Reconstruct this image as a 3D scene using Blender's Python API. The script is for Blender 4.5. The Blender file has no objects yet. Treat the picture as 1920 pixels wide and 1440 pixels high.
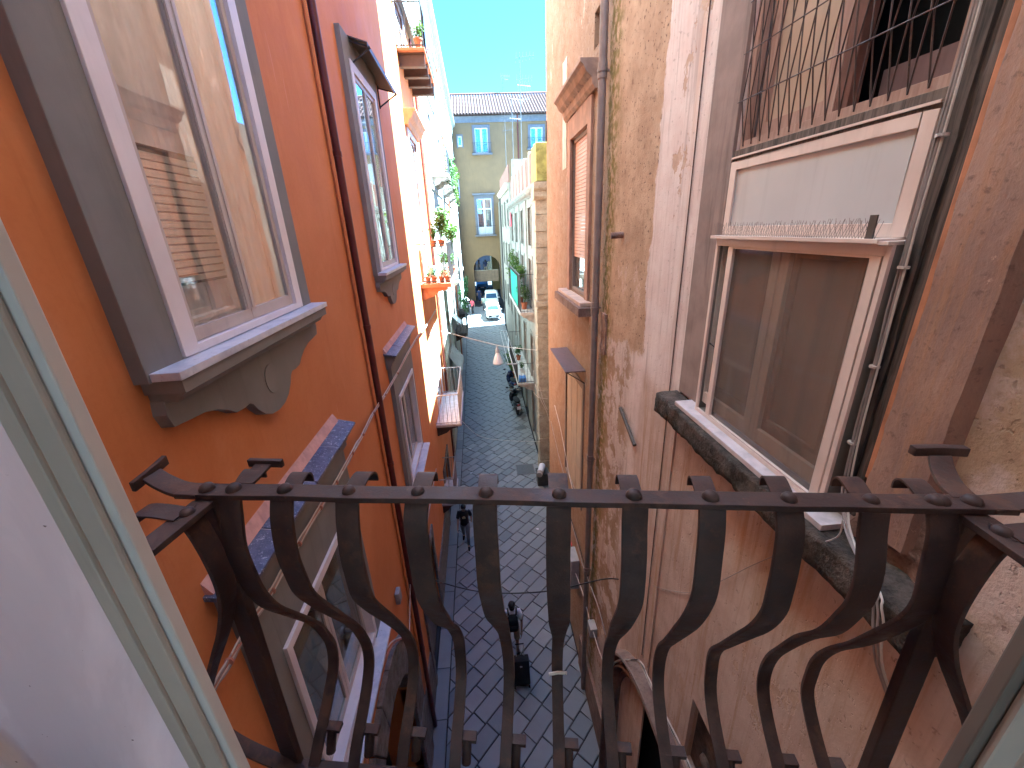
import bpy, bmesh, math, random
import numpy as np
from mathutils import Vector, Matrix, noise as mnoise

random.seed(11)
SC = bpy.context.scene
COL = SC.collection

# ------------------------------------------------------------------ camera
H = 11.3                      # camera height above the street, metres
FPX, CX, CY = 761.0, 960.0, 720.0
def _n(v): return v / np.linalg.norm(v)
_Y = _n(np.array([890 - CX, 432 - CY, FPX]))            # street direction in camera axes
_D = np.array([1048 - CX, 2710 - CY, FPX]); _D = _n(_D - _Y * (_D @ _Y))
_X = np.cross(_Y, -_D)
RC = np.stack([_X, _Y, -_D])                            # world = RC @ (right, down, forward)
cam = bpy.data.cameras.new('camera')
cam.sensor_width = 36.0
cam.lens = 36.0 * FPX / 1920.0
cam.clip_start = 0.02
cam.clip_end = 2000
cam_o = bpy.data.objects.new('camera', cam)
COL.objects.link(cam_o)
_m = Matrix.Identity(4)
for i in range(3):
    _m[i][0], _m[i][1], _m[i][2] = RC[i][0], -RC[i][1], -RC[i][2]
_m[2][3] = H
cam_o.matrix_world = _m
SC.camera = cam_o

# ------------------------------------------------------------------ sky, sun, exposure
SUN_EL, SUN_AZ = 61.0, 6.5     # azimuth measured from +X towards +Y
world = bpy.data.worlds.new('World')
SC.world = world
world.use_nodes = True
wn = world.node_tree
bg = wn.nodes['Background']
sky = wn.nodes.new('ShaderNodeTexSky')
sky.sky_type = 'NISHITA'
sky.sun_disc = False
sky.sun_elevation = math.radians(SUN_EL)
sky.sun_rotation = math.radians(90 - SUN_AZ)
sky.air_density = 1.0
sky.dust_density = 0.0
sky.ozone_density = 9.0
sky.altitude = 3200
wn.links.new(sky.outputs[0], bg.inputs[0])
bg.inputs[1].default_value = 0.055
sun = bpy.data.lights.new('sun', 'SUN')
sun.energy = 5.0
sun.angle = math.radians(0.53)
sun.color = (1.0, 0.97, 0.92)
sun_o = bpy.data.objects.new('sun', sun)
COL.objects.link(sun_o)
_s = Vector((math.cos(math.radians(SUN_EL)) * math.cos(math.radians(SUN_AZ)),
             math.cos(math.radians(SUN_EL)) * math.sin(math.radians(SUN_AZ)), math.sin(math.radians(SUN_EL))))
sun_o.rotation_euler = _s.to_track_quat('Z', 'Y').to_euler()
sun_o.location = (20, 5, 60)
SC.view_settings.view_transform = 'Standard'
SC.view_settings.look = 'None'
SC.view_settings.exposure = 4.3
SC.view_settings.gamma = 1.0
SC.view_settings.use_curve_mapping = False
SC.view_settings.use_white_balance = True          # camera set for the warm light between the orange walls
SC.view_settings.white_balance_temperature = 4720
SC.view_settings.white_balance_tint = -13
SC.render.engine = 'CYCLES'
SC.cycles.use_denoising = True
SC.cycles.max_bounces = 10
SC.cycles.diffuse_bounces = 6
SC.cycles.glossy_bounces = 4
SC.cycles.transmission_bounces = 6
SC.cycles.transparent_max_bounces = 12
SC.cycles.caustics_reflective = False
SC.cycles.caustics_refractive = False
SC.cycles.sample_clamp_indirect = 6.0

# ------------------------------------------------------------------ pixel -> place (all coordinates below are relative to the camera)
def ray(x, y): return _n(RC @ np.array([x - CX, y - CY, FPX]))
def onx(x, y, X0): r = ray(x, y); return tuple(r * (X0 / r[0]))
def ony(x, y, Y0): r = ray(x, y); return tuple(r * (Y0 / r[1]))
def onz(x, y, Z0): r = ray(x, y); return tuple(r * (Z0 / r[2]))

# ------------------------------------------------------------------ objects
BASE = {}
def tag(o, label=None, cat=None, group=None, kind=None):
    if label: o['label'] = label
    if cat: o['category'] = cat
    if group: o['group'] = group
    if kind: o['kind'] = kind
    return o
def thing(name, base, label, cat, group=None, rotz=0.0):
    o = bpy.data.objects.new(name, None)
    o.empty_display_size = 0.2
    COL.objects.link(o)
    o.location = (base[0], base[1], base[2] + H)
    o.rotation_euler = (0, 0, rotz)
    BASE[o.name] = Vector(base)
    return tag(o, label, cat, group)
def group_root(name, base, kind):
    o = bpy.data.objects.new(name, None); COL.objects.link(o)
    o.location = (base[0], base[1], base[2] + H); BASE[o.name] = Vector(base); o['kind'] = kind
    return o
def inst(name, mesh, parent, loc, rot=(0, 0, 0), scale=(1, 1, 1), label=None):
    """one more object that shares mesh data; loc is camera-relative"""
    o = bpy.data.objects.new(name, mesh)
    COL.objects.link(o)
    if parent is not None:
        o.parent = parent
        b = BASE[parent.name]
        o.location = Vector(loc) - b
        BASE[o.name] = b + o.location
    else:
        o.location = (loc[0], loc[1], loc[2] + H)
        BASE[o.name] = Vector(loc)
    o.rotation_euler = rot
    o.scale = scale
    if label: o['label'] = label
    return o
def copy_tree(src, parent=None, name=None):
    c = src.copy(); COL.objects.link(c)
    c.parent = parent
    for ch in src.children:
        copy_tree(ch, c)
    return c

class MB:
    def __init__(s): s.v = []; s.f = []
    def add(s, vs, fs):
        k = len(s.v); s.v.extend([tuple(v) for v in vs]); s.f.extend([tuple(i + k for i in f) for f in fs]); return s
    def box(s, x0, x1, y0, y1, z0, z1):
        x0, x1 = min(x0, x1), max(x0, x1); y0, y1 = min(y0, y1), max(y0, y1); z0, z1 = min(z0, z1), max(z0, z1)
        return s.add([(x0,y0,z0),(x1,y0,z0),(x1,y1,z0),(x0,y1,z0),(x0,y0,z1),(x1,y0,z1),(x1,y1,z1),(x0,y1,z1)],
                     [(3,2,1,0),(4,5,6,7),(0,1,5,4),(1,2,6,5),(2,3,7,6),(3,0,4,7)])
    def obox(s, c, a, b, d):
        c, a, b, d = Vector(c), Vector(a), Vector(b), Vector(d)
        vs = [c - a - b - d, c + a - b - d, c + a + b - d, c - a + b - d, c - a - b + d, c + a - b + d, c + a + b + d, c - a + b + d]
        return s.add(vs, [(3,2,1,0),(4,5,6,7),(0,1,5,4),(1,2,6,5),(2,3,7,6),(3,0,4,7)])
    def quad(s, a, b, c, d): return s.add([a, b, c, d], [(0, 1, 2, 3)])
    def prism(s, poly, vec):
        n = len(poly); vec = Vector(vec)
        p = [Vector(q) for q in poly]
        return s.add(p + [q + vec for q in p], [tuple(reversed(range(n))), tuple(range(n, 2 * n))] +
                     [(i, (i + 1) % n, n + (i + 1) % n, n + i) for i in range(n)])
    def loft(s, rings, cap=True):
        n = len(rings[0]); k = []
        vs = [p for r in rings for p in r]
        for i in range(len(rings) - 1):
            for j in range(n):
                a = i * n + j; b = i * n + (j + 1) % n
                k.append((a, b, b + n, a + n))
        if cap:
            k.append(tuple(reversed(range(n)))); k.append(tuple(range((len(rings) - 1) * n, len(rings) * n)))
        return s.add(vs, k)
    def ring(s, c, u, v, n):
        c, u, v = Vector(c), Vector(u), Vector(v)
        return [c + u * math.cos(2 * math.pi * i / n) + v * math.sin(2 * math.pi * i / n) for i in range(n)]
    def cyl(s, p0, p1, r0, r1=None, n=10):
        r1 = r0 if r1 is None else r1
        p0, p1 = Vector(p0), Vector(p1); d = (p1 - p0).normalized()
        u = d.orthogonal().normalized(); v = d.cross(u)
        return s.loft([s.ring(p0, u * r0, v * r0, n), s.ring(p1, u * r1, v * r1, n)])
    def tube(s, pts, r, n=6, cap=True):
        P = [Vector(p) for p in pts]; rings = []
        u = None
        for i, p in enumerate(P):
            d = (P[min(i + 1, len(P) - 1)] - P[max(i - 1, 0)]).normalized()
            u = d.orthogonal().normalized() if u is None else (u - d * u.dot(d)).normalized()
            v = d.cross(u)
            rr = r[i] if isinstance(r, (list, tuple)) else r
            rings.append(s.ring(p, u * rr, v * rr, n))
        return s.loft(rings, cap)
    def ribbon(s, pts, w, width, th):
        """flat bar swept along pts; w = direction of its width"""
        P = [Vector(p) for p in pts]; w = Vector(w).normalized(); rings = []
        for i, p in enumerate(P):
            d = (P[min(i + 1, len(P) - 1)] - P[max(i - 1, 0)]).normalized()
            t = d.cross(w).normalized() * th / 2; a = w * (width[i] if isinstance(width, (list, tuple)) else width) / 2
            rings.append([p - a - t, p + a - t, p + a + t, p - a + t])
        return s.loft(rings)
    def lathe(s, prof, c=(0, 0, 0), n=16):
        c = Vector(c)
        rings = [[c + Vector((r * math.cos(2 * math.pi * i / n), r * math.sin(2 * math.pi * i / n), z)) for i in range(n)] for r, z in prof]
        return s.loft(rings)
    def ball(s, c, rx, ry=None, rz=None, n=12, m=8):
        ry = rx if ry is None else ry; rz = rx if rz is None else rz
        c = Vector(c)
        return s.loft([[c + Vector((rx * math.sin(math.pi * j / m) * math.cos(2 * math.pi * i / n), ry * math.sin(math.pi * j / m) * math.sin(2 * math.pi * i / n),
                        -rz * math.cos(math.pi * j / m))) for i in range(n)] for j in [0.15] + list(range(1, m)) + [m - 0.15]])
    def rbox(s, x0, x1, y0, y1, z0, z1, cell=0.06, amp=0.015, sc=7.0, seed=0.0):
        """a box of rough stone: subdivided and pushed about by noise"""
        L = (x1 - x0, y1 - y0, z1 - z0); lo = Vector((x0, y0, z0))
        nn = [max(1, int(round(l / cell))) for l in L]
        idx = {}
        def vert(i, j, k):
            key = (i, j, k)
            if key not in idx:
                p = lo + Vector((L[0] * i / nn[0], L[1] * j / nn[1], L[2] * k / nn[2]))
                d = mnoise.noise_vector(p * sc + Vector((seed, seed, seed))) * amp + mnoise.noise_vector(p * sc * 3.1 + Vector((seed, 5, seed))) * amp * 0.5
                idx[key] = len(s.v); s.v.append(tuple(p + d))
            return idx[key]
        a, b, c = nn
        for i in range(a):
            for j in range(b):
                s.f.append((vert(i,j,0), vert(i,j+1,0), vert(i+1,j+1,0), vert(i+1,j,0)))
                s.f.append((vert(i,j,c), vert(i+1,j,c), vert(i+1,j+1,c), vert(i,j+1,c)))
        for i in range(a):
            for k in range(c):
                s.f.append((vert(i,0,k), vert(i+1,0,k), vert(i+1,0,k+1), vert(i,0,k+1)))
                s.f.append((vert(i,b,k), vert(i,b,k+1), vert(i+1,b,k+1), vert(i+1,b,k)))
        for j in range(b):
            for k in range(c):
                s.f.append((vert(0,j,k), vert(0,j,k+1), vert(0,j+1,k+1), vert(0,j+1,k)))
                s.f.append((vert(a,j,k), vert(a,j+1,k), vert(a,j+1,k+1), vert(a,j,k+1)))
        return s
    def mesh(s, name, mat, origin=(0, 0, 0), smooth=False, bevel=0.0):
        o = Vector(origin)
        me = bpy.data.meshes.new(name)
        me.from_pydata([Vector(v) - o for v in s.v], [], s.f)
        bm = bmesh.new(); bm.from_mesh(me)
        if bevel > 0:
            bmesh.ops.remove_doubles(bm, verts=bm.verts, dist=1e-5)
            ed = [e for e in bm.edges if len(e.link_faces) == 2 and e.calc_face_angle(0) > 0.5]
            bmesh.ops.bevel(bm, geom=ed, offset=bevel, segments=2, profile=0.6, affect='EDGES', clamp_overlap=True)
        bmesh.ops.recalc_face_normals(bm, faces=bm.faces)
        bm.to_mesh(me); bm.free()
        if smooth:
            for p in me.polygons: p.use_smooth = True
            if smooth != 'all':
                try: me.set_sharp_from_angle(angle=math.radians(40))
                except Exception: pass
        me.materials.append(mat)
        me.update()
        return me
    def build(s, name, mat, parent=None, smooth=False, bevel=0.0, label=None, kind=None, origin=None):
        b = BASE[parent.name] if parent is not None else Vector(origin if origin is not None else (0, 0, -H))
        me = s.mesh(name, mat, b, smooth, bevel)
        o = bpy.data.objects.new(name, me); COL.objects.link(o)
        if parent is not None: o.parent = parent
        else: o.location = (b[0], b[1], b[2] + H)
        BASE[o.name] = b.copy() if isinstance(b, Vector) else Vector(b)
        if label: o['label'] = label
        if kind: o['kind'] = kind
        return o
def bx(*a): return MB().box(*a)

def lerp(a, b, t): return a + (b - a) * t
def smooth_path(pts, n=6):
    """Catmull-Rom through 3-D points"""
    P = [Vector(p) for p in pts]; out = []
    for i in range(len(P) - 1):
        p0, p1, p2, p3 = P[max(i - 1, 0)], P[i], P[i + 1], P[min(i + 2, len(P) - 1)]
        for k in range(n):
            t = k / n
            out.append(0.5 * ((2 * p1) + (p2 - p0) * t + (2 * p0 - 5 * p1 + 4 * p2 - p3) * t * t + (-p0 + 3 * p1 - 3 * p2 + p3) * t ** 3))
    out.append(P[-1]); return out
def sag(a, b, d, n=14):
    a, b = Vector(a), Vector(b)
    return [a.lerp(b, i / n) - Vector((0, 0, d * 4 * (i / n) * (1 - i / n))) for i in range(n + 1)]

# ------------------------------------------------------------------ materials
class G:
    def __init__(s, name, rough=0.7, spec=0.35, metal=0.0):
        s.m = bpy.data.materials.new(name); s.m.use_nodes = True
        s.nt = s.m.node_tree; s.p = s.nt.nodes['Principled BSDF']
        s.p.inputs['Roughness'].default_value = rough
        s.p.inputs['Specular IOR Level'].default_value = spec
        s.p.inputs['Metallic'].default_value = metal
        s.tc = s.nt.nodes.new('ShaderNodeTexCoord')
        s.obj = s.tc.outputs['Object']
    def link(s, a, b): s.nt.links.new(a, b)
    def put(s, sock, v):
        if hasattr(v, 'is_linked') or isinstance(v, bpy.types.NodeSocket): s.link(v, sock)
        elif isinstance(v, (tuple, list)) and len(v) == 3 and sock.type == 'RGBA': sock.default_value = (*v, 1)
        else: sock.default_value = v
    def map(s, scale=(1, 1, 1), loc=(0, 0, 0), rot=(0, 0, 0), vec=None):
        n = s.nt.nodes.new('ShaderNodeMapping'); s.put(n.inputs['Vector'], vec or s.obj)
        n.inputs['Scale'].default_value = scale; n.inputs['Location'].default_value = loc; n.inputs['Rotation'].default_value = rot
        return n.outputs[0]
    def noise(s, scale, detail=4.0, rough=0.55, vec=None, dist=0.0):
        n = s.nt.nodes.new('ShaderNodeTexNoise'); s.put(n.inputs['Vector'], vec or s.obj)
        n.inputs['Scale'].default_value = scale; n.inputs['Detail'].default_value = detail
        n.inputs['Roughness'].default_value = rough; n.inputs['Distortion'].default_value = dist
        return n.outputs[0]
    def voro(s, scale, vec=None, feat='F1', out='Distance'):
        n = s.nt.nodes.new('ShaderNodeTexVoronoi'); n.feature = feat; s.put(n.inputs['Vector'], vec or s.obj)
        n.inputs['Scale'].default_value = scale
        return n.outputs[out]
    def mr(s, v, a, b, c=0.0, d=1.0):
        n = s.nt.nodes.new('ShaderNodeMapRange'); n.interpolation_type = 'SMOOTHSTEP'; s.put(n.inputs[0], v)
        for i, x in enumerate((a, b, c, d)): n.inputs[i + 1].default_value = x
        return n.outputs[0]
    def mix(s, f, a, b, blend='MIX'):
        n = s.nt.nodes.new('ShaderNodeMix'); n.data_type = 'RGBA'; n.blend_type = blend
        s.put(n.inputs[0], f); s.put(n.inputs[6], a); s.put(n.inputs[7], b)
        return n.outputs[2]
    def math(s, op, a, b=0.0):
        n = s.nt.nodes.new('ShaderNodeMath'); n.operation = op; s.put(n.inputs[0], a); s.put(n.inputs[1], b); return n.outputs[0]
    def sep(s, vec=None):
        n = s.nt.nodes.new('ShaderNodeSeparateXYZ'); s.put(n.inputs[0], vec or s.obj); return n.outputs
    def rnd(s):
        return s.nt.nodes.new('ShaderNodeObjectInfo').outputs['Random']
    def bump(s, h, strength=0.3, dist=0.01):
        n = s.nt.nodes.new('ShaderNodeBump'); n.inputs['Strength'].default_value = strength; n.inputs['Distance'].default_value = dist
        s.put(n.inputs['Height'], h)
        if s.p.inputs['Normal'].is_linked: s.link(s.p.inputs['Normal'].links[0].from_socket, n.inputs['Normal'])
        s.link(n.outputs[0], s.p.inputs['Normal'])
    def col(s, c): s.put(s.p.inputs['Base Color'], c)
    def rough(s, v): s.put(s.p.inputs['Roughness'], v)

def dk(c, k): return tuple(x * k for x in c)
def plain(name, c, rough=0.6, var=0.12, scale=6.0, bump=0.15, bscale=60.0, metal=0.0, spec=0.35, dirt=0.25, streak=True, dist=0.004):
    """painted, plastered or weathered surface: cloudy tone, grime, streaks, fine relief"""
    g = G(name, rough, spec, metal)
    n1 = g.noise(scale, 5)
    c1 = g.mix(g.mr(n1, 0.3, 0.7), dk(c, 1 - var), dk(c, 1 + var))
    if dirt > 0:
        v = g.map((9, 9, 0.7)) if streak else g.obj
        n2 = g.noise(1.0 if streak else scale * 0.6, 6, 0.65, v, 0.3)
        c1 = g.mix(g.math('MULTIPLY', g.mr(n2, 0.5, 0.75), dirt * 2), c1, dk(c, 0.45))
    g.col(c1)
    n3 = g.noise(bscale, 6, 0.6)
    g.rough(g.mr(n1, 0.2, 0.8, rough - 0.1, min(1, rough + 0.1)))
    g.bump(n3, bump, dist)
    return g.m
def glassmat(name, tint=(0.9, 0.95, 0.95), refl=0.12, rough=0.01, ior=1.5, fk=1.15, dirt=0.06, through=0.9, film=(0.55, 0.52, 0.48), even=0.0, cloudy=False):
    g = G(name)
    nt = g.nt; nt.nodes.remove(g.p)
    out = nt.nodes['Material Output']
    tr = nt.nodes.new('ShaderNodeBsdfTransparent'); tr.inputs[0].default_value = (*[t * through for t in tint], 1)
    gl = nt.nodes.new('ShaderNodeBsdfGlossy'); gl.inputs['Roughness'].default_value = rough; gl.inputs[0].default_value = (0.95, 0.97, 1, 1)
    df = nt.nodes.new('ShaderNodeBsdfDiffuse'); df.inputs[0].default_value = (*film, 1)
    fr = nt.nodes.new('ShaderNodeLayerWeight'); fr.inputs['Blend'].default_value = 0.5
    bmp = nt.nodes.new('ShaderNodeBump'); bmp.inputs['Strength'].default_value = 0.05; bmp.inputs['Distance'].default_value = 0.02
    nt.links.new(g.noise(1.3, 2), bmp.inputs['Height'])
    nt.links.new(bmp.outputs[0], gl.inputs['Normal'])
    sch = g.math('ADD', 0.04, g.math('MULTIPLY', 0.96, g.math('POWER', fr.outputs['Facing'], 5.0)))   # the same from both sides of the pane
    f = g.math('ADD', g.math('MULTIPLY', sch, fk), refl)
    m1 = nt.nodes.new('ShaderNodeMixShader'); g.put(m1.inputs[0], f); nt.links.new(tr.outputs[0], m1.inputs[1]); nt.links.new(gl.outputs[0], m1.inputs[2])
    m2 = nt.nodes.new('ShaderNodeMixShader')
    d = g.math('MULTIPLY', g.mr(g.noise(0.9, 2, 0.4) if cloudy else g.noise(1.0, 6, 0.65, g.map((7, 7, 1.2))), 0.15 if cloudy else 0.35, 0.85 if cloudy else 0.75, even, 0.15 if cloudy else 1.0), dirt * 2 if even == 0 else 1.0 * dirt / 0.42)
    g.put(m2.inputs[0], d); nt.links.new(m1.outputs[0], m2.inputs[1]); nt.links.new(df.outputs[0], m2.inputs[2])
    nt.links.new(m2.outputs[0], out.inputs[0])
    return g.m
# ------------------------------------------------------------------ palette
def make_orange():
    g = G('orange_plaster', 0.75, 0.25)
    big = g.noise(0.55, 4, 0.6); mid = g.noise(3.2, 6, 0.62, g.map((1, 1, 0.55))); fine = g.noise(28, 5)
    c = g.mix(g.mr(big, 0.3, 0.7), (0.55, 0.195, 0.062), (0.64, 0.255, 0.095))
    c = g.mix(g.math('MULTIPLY', g.mr(mid, 0.45, 0.8), 0.45), c, (0.66, 0.31, 0.15))
    st = g.noise(1.0, 6, 0.7, g.map((6, 6, 0.35)), 0.2)
    c = g.mix(g.math('MULTIPLY', g.mr(st, 0.55, 0.8), 0.35), c, (0.40, 0.12, 0.04))
    sc = g.noise(1.0, 3, 0.5, g.map((0.9, 14, 1.4)), 0.6)
    c = g.mix(g.math('MULTIPLY', g.mr(sc, 0.70, 0.76), 0.28), c, (0.80, 0.45, 0.30))
    c = g.mix(g.math('MULTIPLY', g.mr(fine, 0.35, 0.8), 0.12), c, (0.38, 0.09, 0.03))
    g.col(c); g.rough(g.mr(mid, 0.2, 0.8, 0.62, 0.85))
    g.bump(g.noise(2.2, 3), 0.25, 0.02); g.bump(g.noise(45, 6, 0.65), 0.22, 0.006)
    return g.m
def make_peeling():
    """old plaster of the tall house: pink skim, rough brown render and mottled ochre, each where it lies on the wall"""
    g = G('peeling_plaster', 0.85, 0.2)
    xyz = g.sep()
    wob = g.noise(1.1, 6, 0.65, g.map((1, 1, 0.8))); wob2 = g.noise(7, 5, 0.6)
    yy = g.math('ADD', xyz[1], g.math('ADD', g.math('MULTIPLY', g.math('SUBTRACT', wob, 0.5), 0.55), g.math('MULTIPLY', g.math('SUBTRACT', wob2, 0.5), 0.10)))
    zz = g.math('ADD', xyz[2], g.math('ADD', g.math('MULTIPLY', g.math('SUBTRACT', wob, 0.5), 1.6), g.math('MULTIPLY', g.math('SUBTRACT', wob2, 0.5), 0.4)))
    n1 = g.noise(2.3, 7, 0.65); n2 = g.noise(9, 6, 0.6); st = g.noise(1.0, 6, 0.65, g.map((8, 8, 0.5)), 0.4)
    streak = g.noise(1.0, 5, 0.6, g.map((22, 22, 0.8)))
    # pink skim coat
    pink = g.mix(g.mr(n1, 0.3, 0.7), (0.70, 0.57, 0.53), (0.80, 0.70, 0.66))
    pink = g.mix(g.math('MULTIPLY', g.mr(streak, 0.5, 0.75), 0.55), pink, (0.52, 0.40, 0.35))
    pink = g.mix(g.math('MULTIPLY', g.mr(st, 0.50, 0.70), 0.8), pink, (0.44, 0.34, 0.31))
    # rough render
    rough = g.mix(g.mr(n1, 0.25, 0.75), (0.40, 0.26, 0.165), (0.57, 0.405, 0.275))
    rough = g.mix(g.math('MULTIPLY', g.mr(n2, 0.55, 0.75), 0.75), rough, (0.20, 0.115, 0.075))
    # ochre
    och = g.mix(g.mr(n1, 0.3, 0.7), (0.32, 0.20, 0.122), (0.39, 0.275, 0.19))
    och = g.mix(g.math('MULTIPLY', g.mr(n2, 0.5, 0.65), 0.55), och, (0.44, 0.34, 0.265))
    och = g.mix(g.math('MULTIPLY', g.mr(st, 0.55, 0.75), 0.6), och, (0.35, 0.20, 0.13))
    f_r = g.math('MULTIPLY', g.mr(yy, 4.93, 4.98), g.mr(zz, 9.6, 9.8))          # rough render: past the pink strip, upper wall
    c = g.mix(f_r, pink, rough)
    f_m = g.math('MULTIPLY', g.mr(yy, 4.95, 5.6), g.mr(zz, 9.9, 9.5))            # lower down it turns ochre in patches
    pat = g.mr(g.noise(1.6, 7, 0.7), 0.44, 0.54)
    c = g.mix(g.math('MULTIPLY', f_m, g.math('MAXIMUM', pat, 0.35)), c, och)
    f_o = g.mr(yy, 6.9, 7.05)
    c = g.mix(f_o, c, och)
    # below the window ledge: warmer, rain-streaked
    f_l = g.math('MULTIPLY', g.mr(xyz[2], 9.55, 9.3), g.mr(yy, 5.1, 4.8))
    lowc = g.mix(g.mr(n1, 0.3, 0.7), (0.53, 0.385, 0.315), (0.66, 0.52, 0.45))
    lowc = g.mix(g.math('MULTIPLY', g.mr(streak, 0.48, 0.74), 0.42), lowc, (0.40, 0.27, 0.20))
    lowc = g.mix(g.math('MULTIPLY', g.mr(st, 0.48, 0.68), 0.8), lowc, (0.45, 0.285, 0.18))
    c = g.mix(f_l, c, lowc)
    # near end of the wall: worn back to yellow-brown render with pink remnants
    f_n = g.math('MULTIPLY', g.mr(yy, 1.50, 1.42), g.mr(xyz[2], 9.2, 9.7))
    worn = g.mix(g.mr(g.noise(2.2, 7, 0.7), 0.42, 0.58), (0.54, 0.385, 0.255), (0.70, 0.555, 0.49))
    worn = g.mix(g.math('MULTIPLY', g.mr(n2, 0.52, 0.66), 0.6), worn, (0.36, 0.24, 0.16))
    c = g.mix(f_n, c, worn)
    # damp green-brown line beside the rain pipe, rust runs, soot low down
    gy = g.math('MULTIPLY', g.mr(yy, 6.25, 6.6), g.mr(yy, 6.95, 6.85))
    c = g.mix(g.math('MULTIPLY', gy, g.mr(n2, 0.35, 0.6)), c, (0.20, 0.16, 0.05))
    low = g.mr(xyz[2], 7.2, 0.4)
    c = g.mix(g.math('MULTIPLY', g.math('MULTIPLY', g.mr(xyz[2], 3.0, 0.2), g.mr(n1, 0.3, 0.6)), 0.4), c, (0.36, 0.28, 0.22))
    run = g.noise(1.0, 4, 0.6, g.map((3.5, 3.5, 0.12)))
    c = g.mix(g.math('MULTIPLY', g.mr(run, 0.58, 0.72), 0.4), c, (0.52, 0.27, 0.12))
    pit = g.mr(g.noise(26, 3, 0.5), 0.63, 0.70)
    c = g.mix(g.math('MULTIPLY', pit, g.math('ADD', g.math('MULTIPLY', f_r, 0.8), 0.25)), c, (0.14, 0.08, 0.06))
    lost = g.mr(g.noise(0.9, 7, 0.7, g.map((1, 1, 0.7), (4, 2, 1))), 0.635, 0.645)  # scabs where the skim has fallen
    c = g.mix(lost, c, g.mix(g.mr(n2, 0.3, 0.7), (0.50, 0.34, 0.25), (0.62, 0.46, 0.36)))
    g.col(c)
    g.bump(g.noise(1.7, 3), 0.35, 0.03)
    h = g.math('ADD', g.math('MULTIPLY', g.noise(34, 6, 0.65), g.math('ADD', g.math('MULTIPLY', g.math('MAXIMUM', f_n, g.math('MAXIMUM', f_r, f_o)), 0.9), 0.3)), g.math('MULTIPLY', pit, -0.5))
    g.bump(h, 0.8, 0.016)
    g.bump(g.math('SUBTRACT', 1.0, g.math('MAXIMUM', g.math('MAXIMUM', f_r, lost), g.math('MULTIPLY', f_m, pat))), 0.6, 0.012)
    return g.m
def make_slate():
    g = G('slate', 0.42, 0.5)
    n = g.noise(14, 6, 0.65); sp = g.noise(24, 5, 0.6); sp2 = g.noise(70, 3)
    c = g.mix(g.mr(n, 0.3, 0.7), (0.085, 0.095, 0.15), (0.16, 0.175, 0.26))
    c = g.mix(g.math('MULTIPLY', g.mr(sp, 0.58, 0.68), 0.75), c, (0.55, 0.57, 0.66))
    c = g.mix(g.math('MULTIPLY', g.mr(sp2, 0.62, 0.7), 0.6), c, (0.7, 0.7, 0.74))
    g.col(c); g.bump(n, 0.3, 0.006); g.bump(sp2, 0.2, 0.002)
    return g.m
def make_basalt(kind=0):
    g = G('basalt_paving', 0.5, 0.45)
    r = g.rnd()
    n = g.noise(3.5, 6, 0.6); f = g.noise(60, 5, 0.65); big = g.noise(0.5, 3)
    base = g.mix(r, (0.15, 0.155, 0.168), (0.27, 0.27, 0.272))
    c = g.mix(g.mr(n, 0.3, 0.75), base, g.mix(0.5, base, (0.22, 0.22, 0.225)))
    c = g.mix(g.math('MULTIPLY', g.mr(f, 0.55, 0.75), 0.35), c, (0.25, 0.25, 0.25))
    c = g.mix(g.math('MULTIPLY', g.mr(g.noise(0.9, 5, 0.7), 0.56, 0.68), 0.5), c, (0.25, 0.245, 0.235))
    g.col(c); g.rough(g.mr(n, 0.25, 0.8, 0.38, 0.68))
    g.bump(g.noise(9, 4), 0.4, 0.008); g.bump(f, 0.45, 0.003)
    return g.m
def make_rust():
    g = G('rusted_iron', 0.6, 0.4, 0.15)
    n = g.noise(18, 6, 0.65); f = g.noise(90, 5, 0.7); b = g.noise(4, 4)
    c = g.mix(g.mr(n, 0.35, 0.7), (0.050, 0.029, 0.025), (0.098, 0.054, 0.042))
    c = g.mix(g.math('MULTIPLY', g.mr(b, 0.45, 0.7), 0.5), c, (0.105, 0.078, 0.076))
    c = g.mix(g.math('MULTIPLY', g.mr(f, 0.6, 0.75), 0.55), c, (0.20, 0.095, 0.05))
    c = g.mix(g.math('MULTIPLY', g.mr(g.noise(7, 7, 0.7), 0.56, 0.64), 0.45), c, (0.155, 0.075, 0.044))
    g.col(c); g.rough(g.mr(n, 0.25, 0.75, 0.42, 0.8))
    g.bump(n, 0.35, 0.004); g.bump(f, 0.55, 0.0018)
    return g.m
def make_marble():
    g = G('weathered_marble', 0.35, 0.5)
    n = g.noise(3, 7, 0.65, None, 0.8); f = g.noise(30, 5)
    c = g.mix(g.mr(n, 0.35, 0.65), (0.52, 0.54, 0.62), (0.72, 0.72, 0.76))
    c = g.mix(g.math('MULTIPLY', g.mr(f, 0.6, 0.72), 0.5), c, (0.33, 0.30, 0.30))
    g.col(c); g.bump(f, 0.2, 0.003)
    return g.m
def make_stone(name, a, b, dark=(0.05, 0.045, 0.04), sc=4.0, bs=1.0):
    g = G(name, 0.88, 0.2)
    n = g.noise(sc, 7, 0.68); f = g.noise(sc * 7, 6, 0.65); v = g.voro(sc * 5)
    c = g.mix(g.mr(n, 0.3, 0.7), a, b)
    c = g.mix(g.math('MULTIPLY', g.mr(f, 0.5, 0.75), 0.7), c, dark)
    g.col(c); g.bump(n, 0.6 * bs, 0.03); g.bump(f, 0.6 * bs, 0.012); g.bump(v, 0.35 * bs, 0.01)
    return g.m
def make_wood(name, a, b, sc=1.0, rough=0.7):
    g = G(name, rough, 0.3)
    n = g.noise(3.0 * sc, 6, 0.6, g.map((14, 14, 0.7)), 0.5); f = g.noise(9, 5)
    c = g.mix(g.mr(n, 0.3, 0.7), a, b)
    c = g.mix(g.math('MULTIPLY', g.mr(f, 0.55, 0.75), 0.4), c, dk(a, 0.5))
    g.col(c); g.bump(n, 0.5, 0.004)
    return g.m
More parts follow.
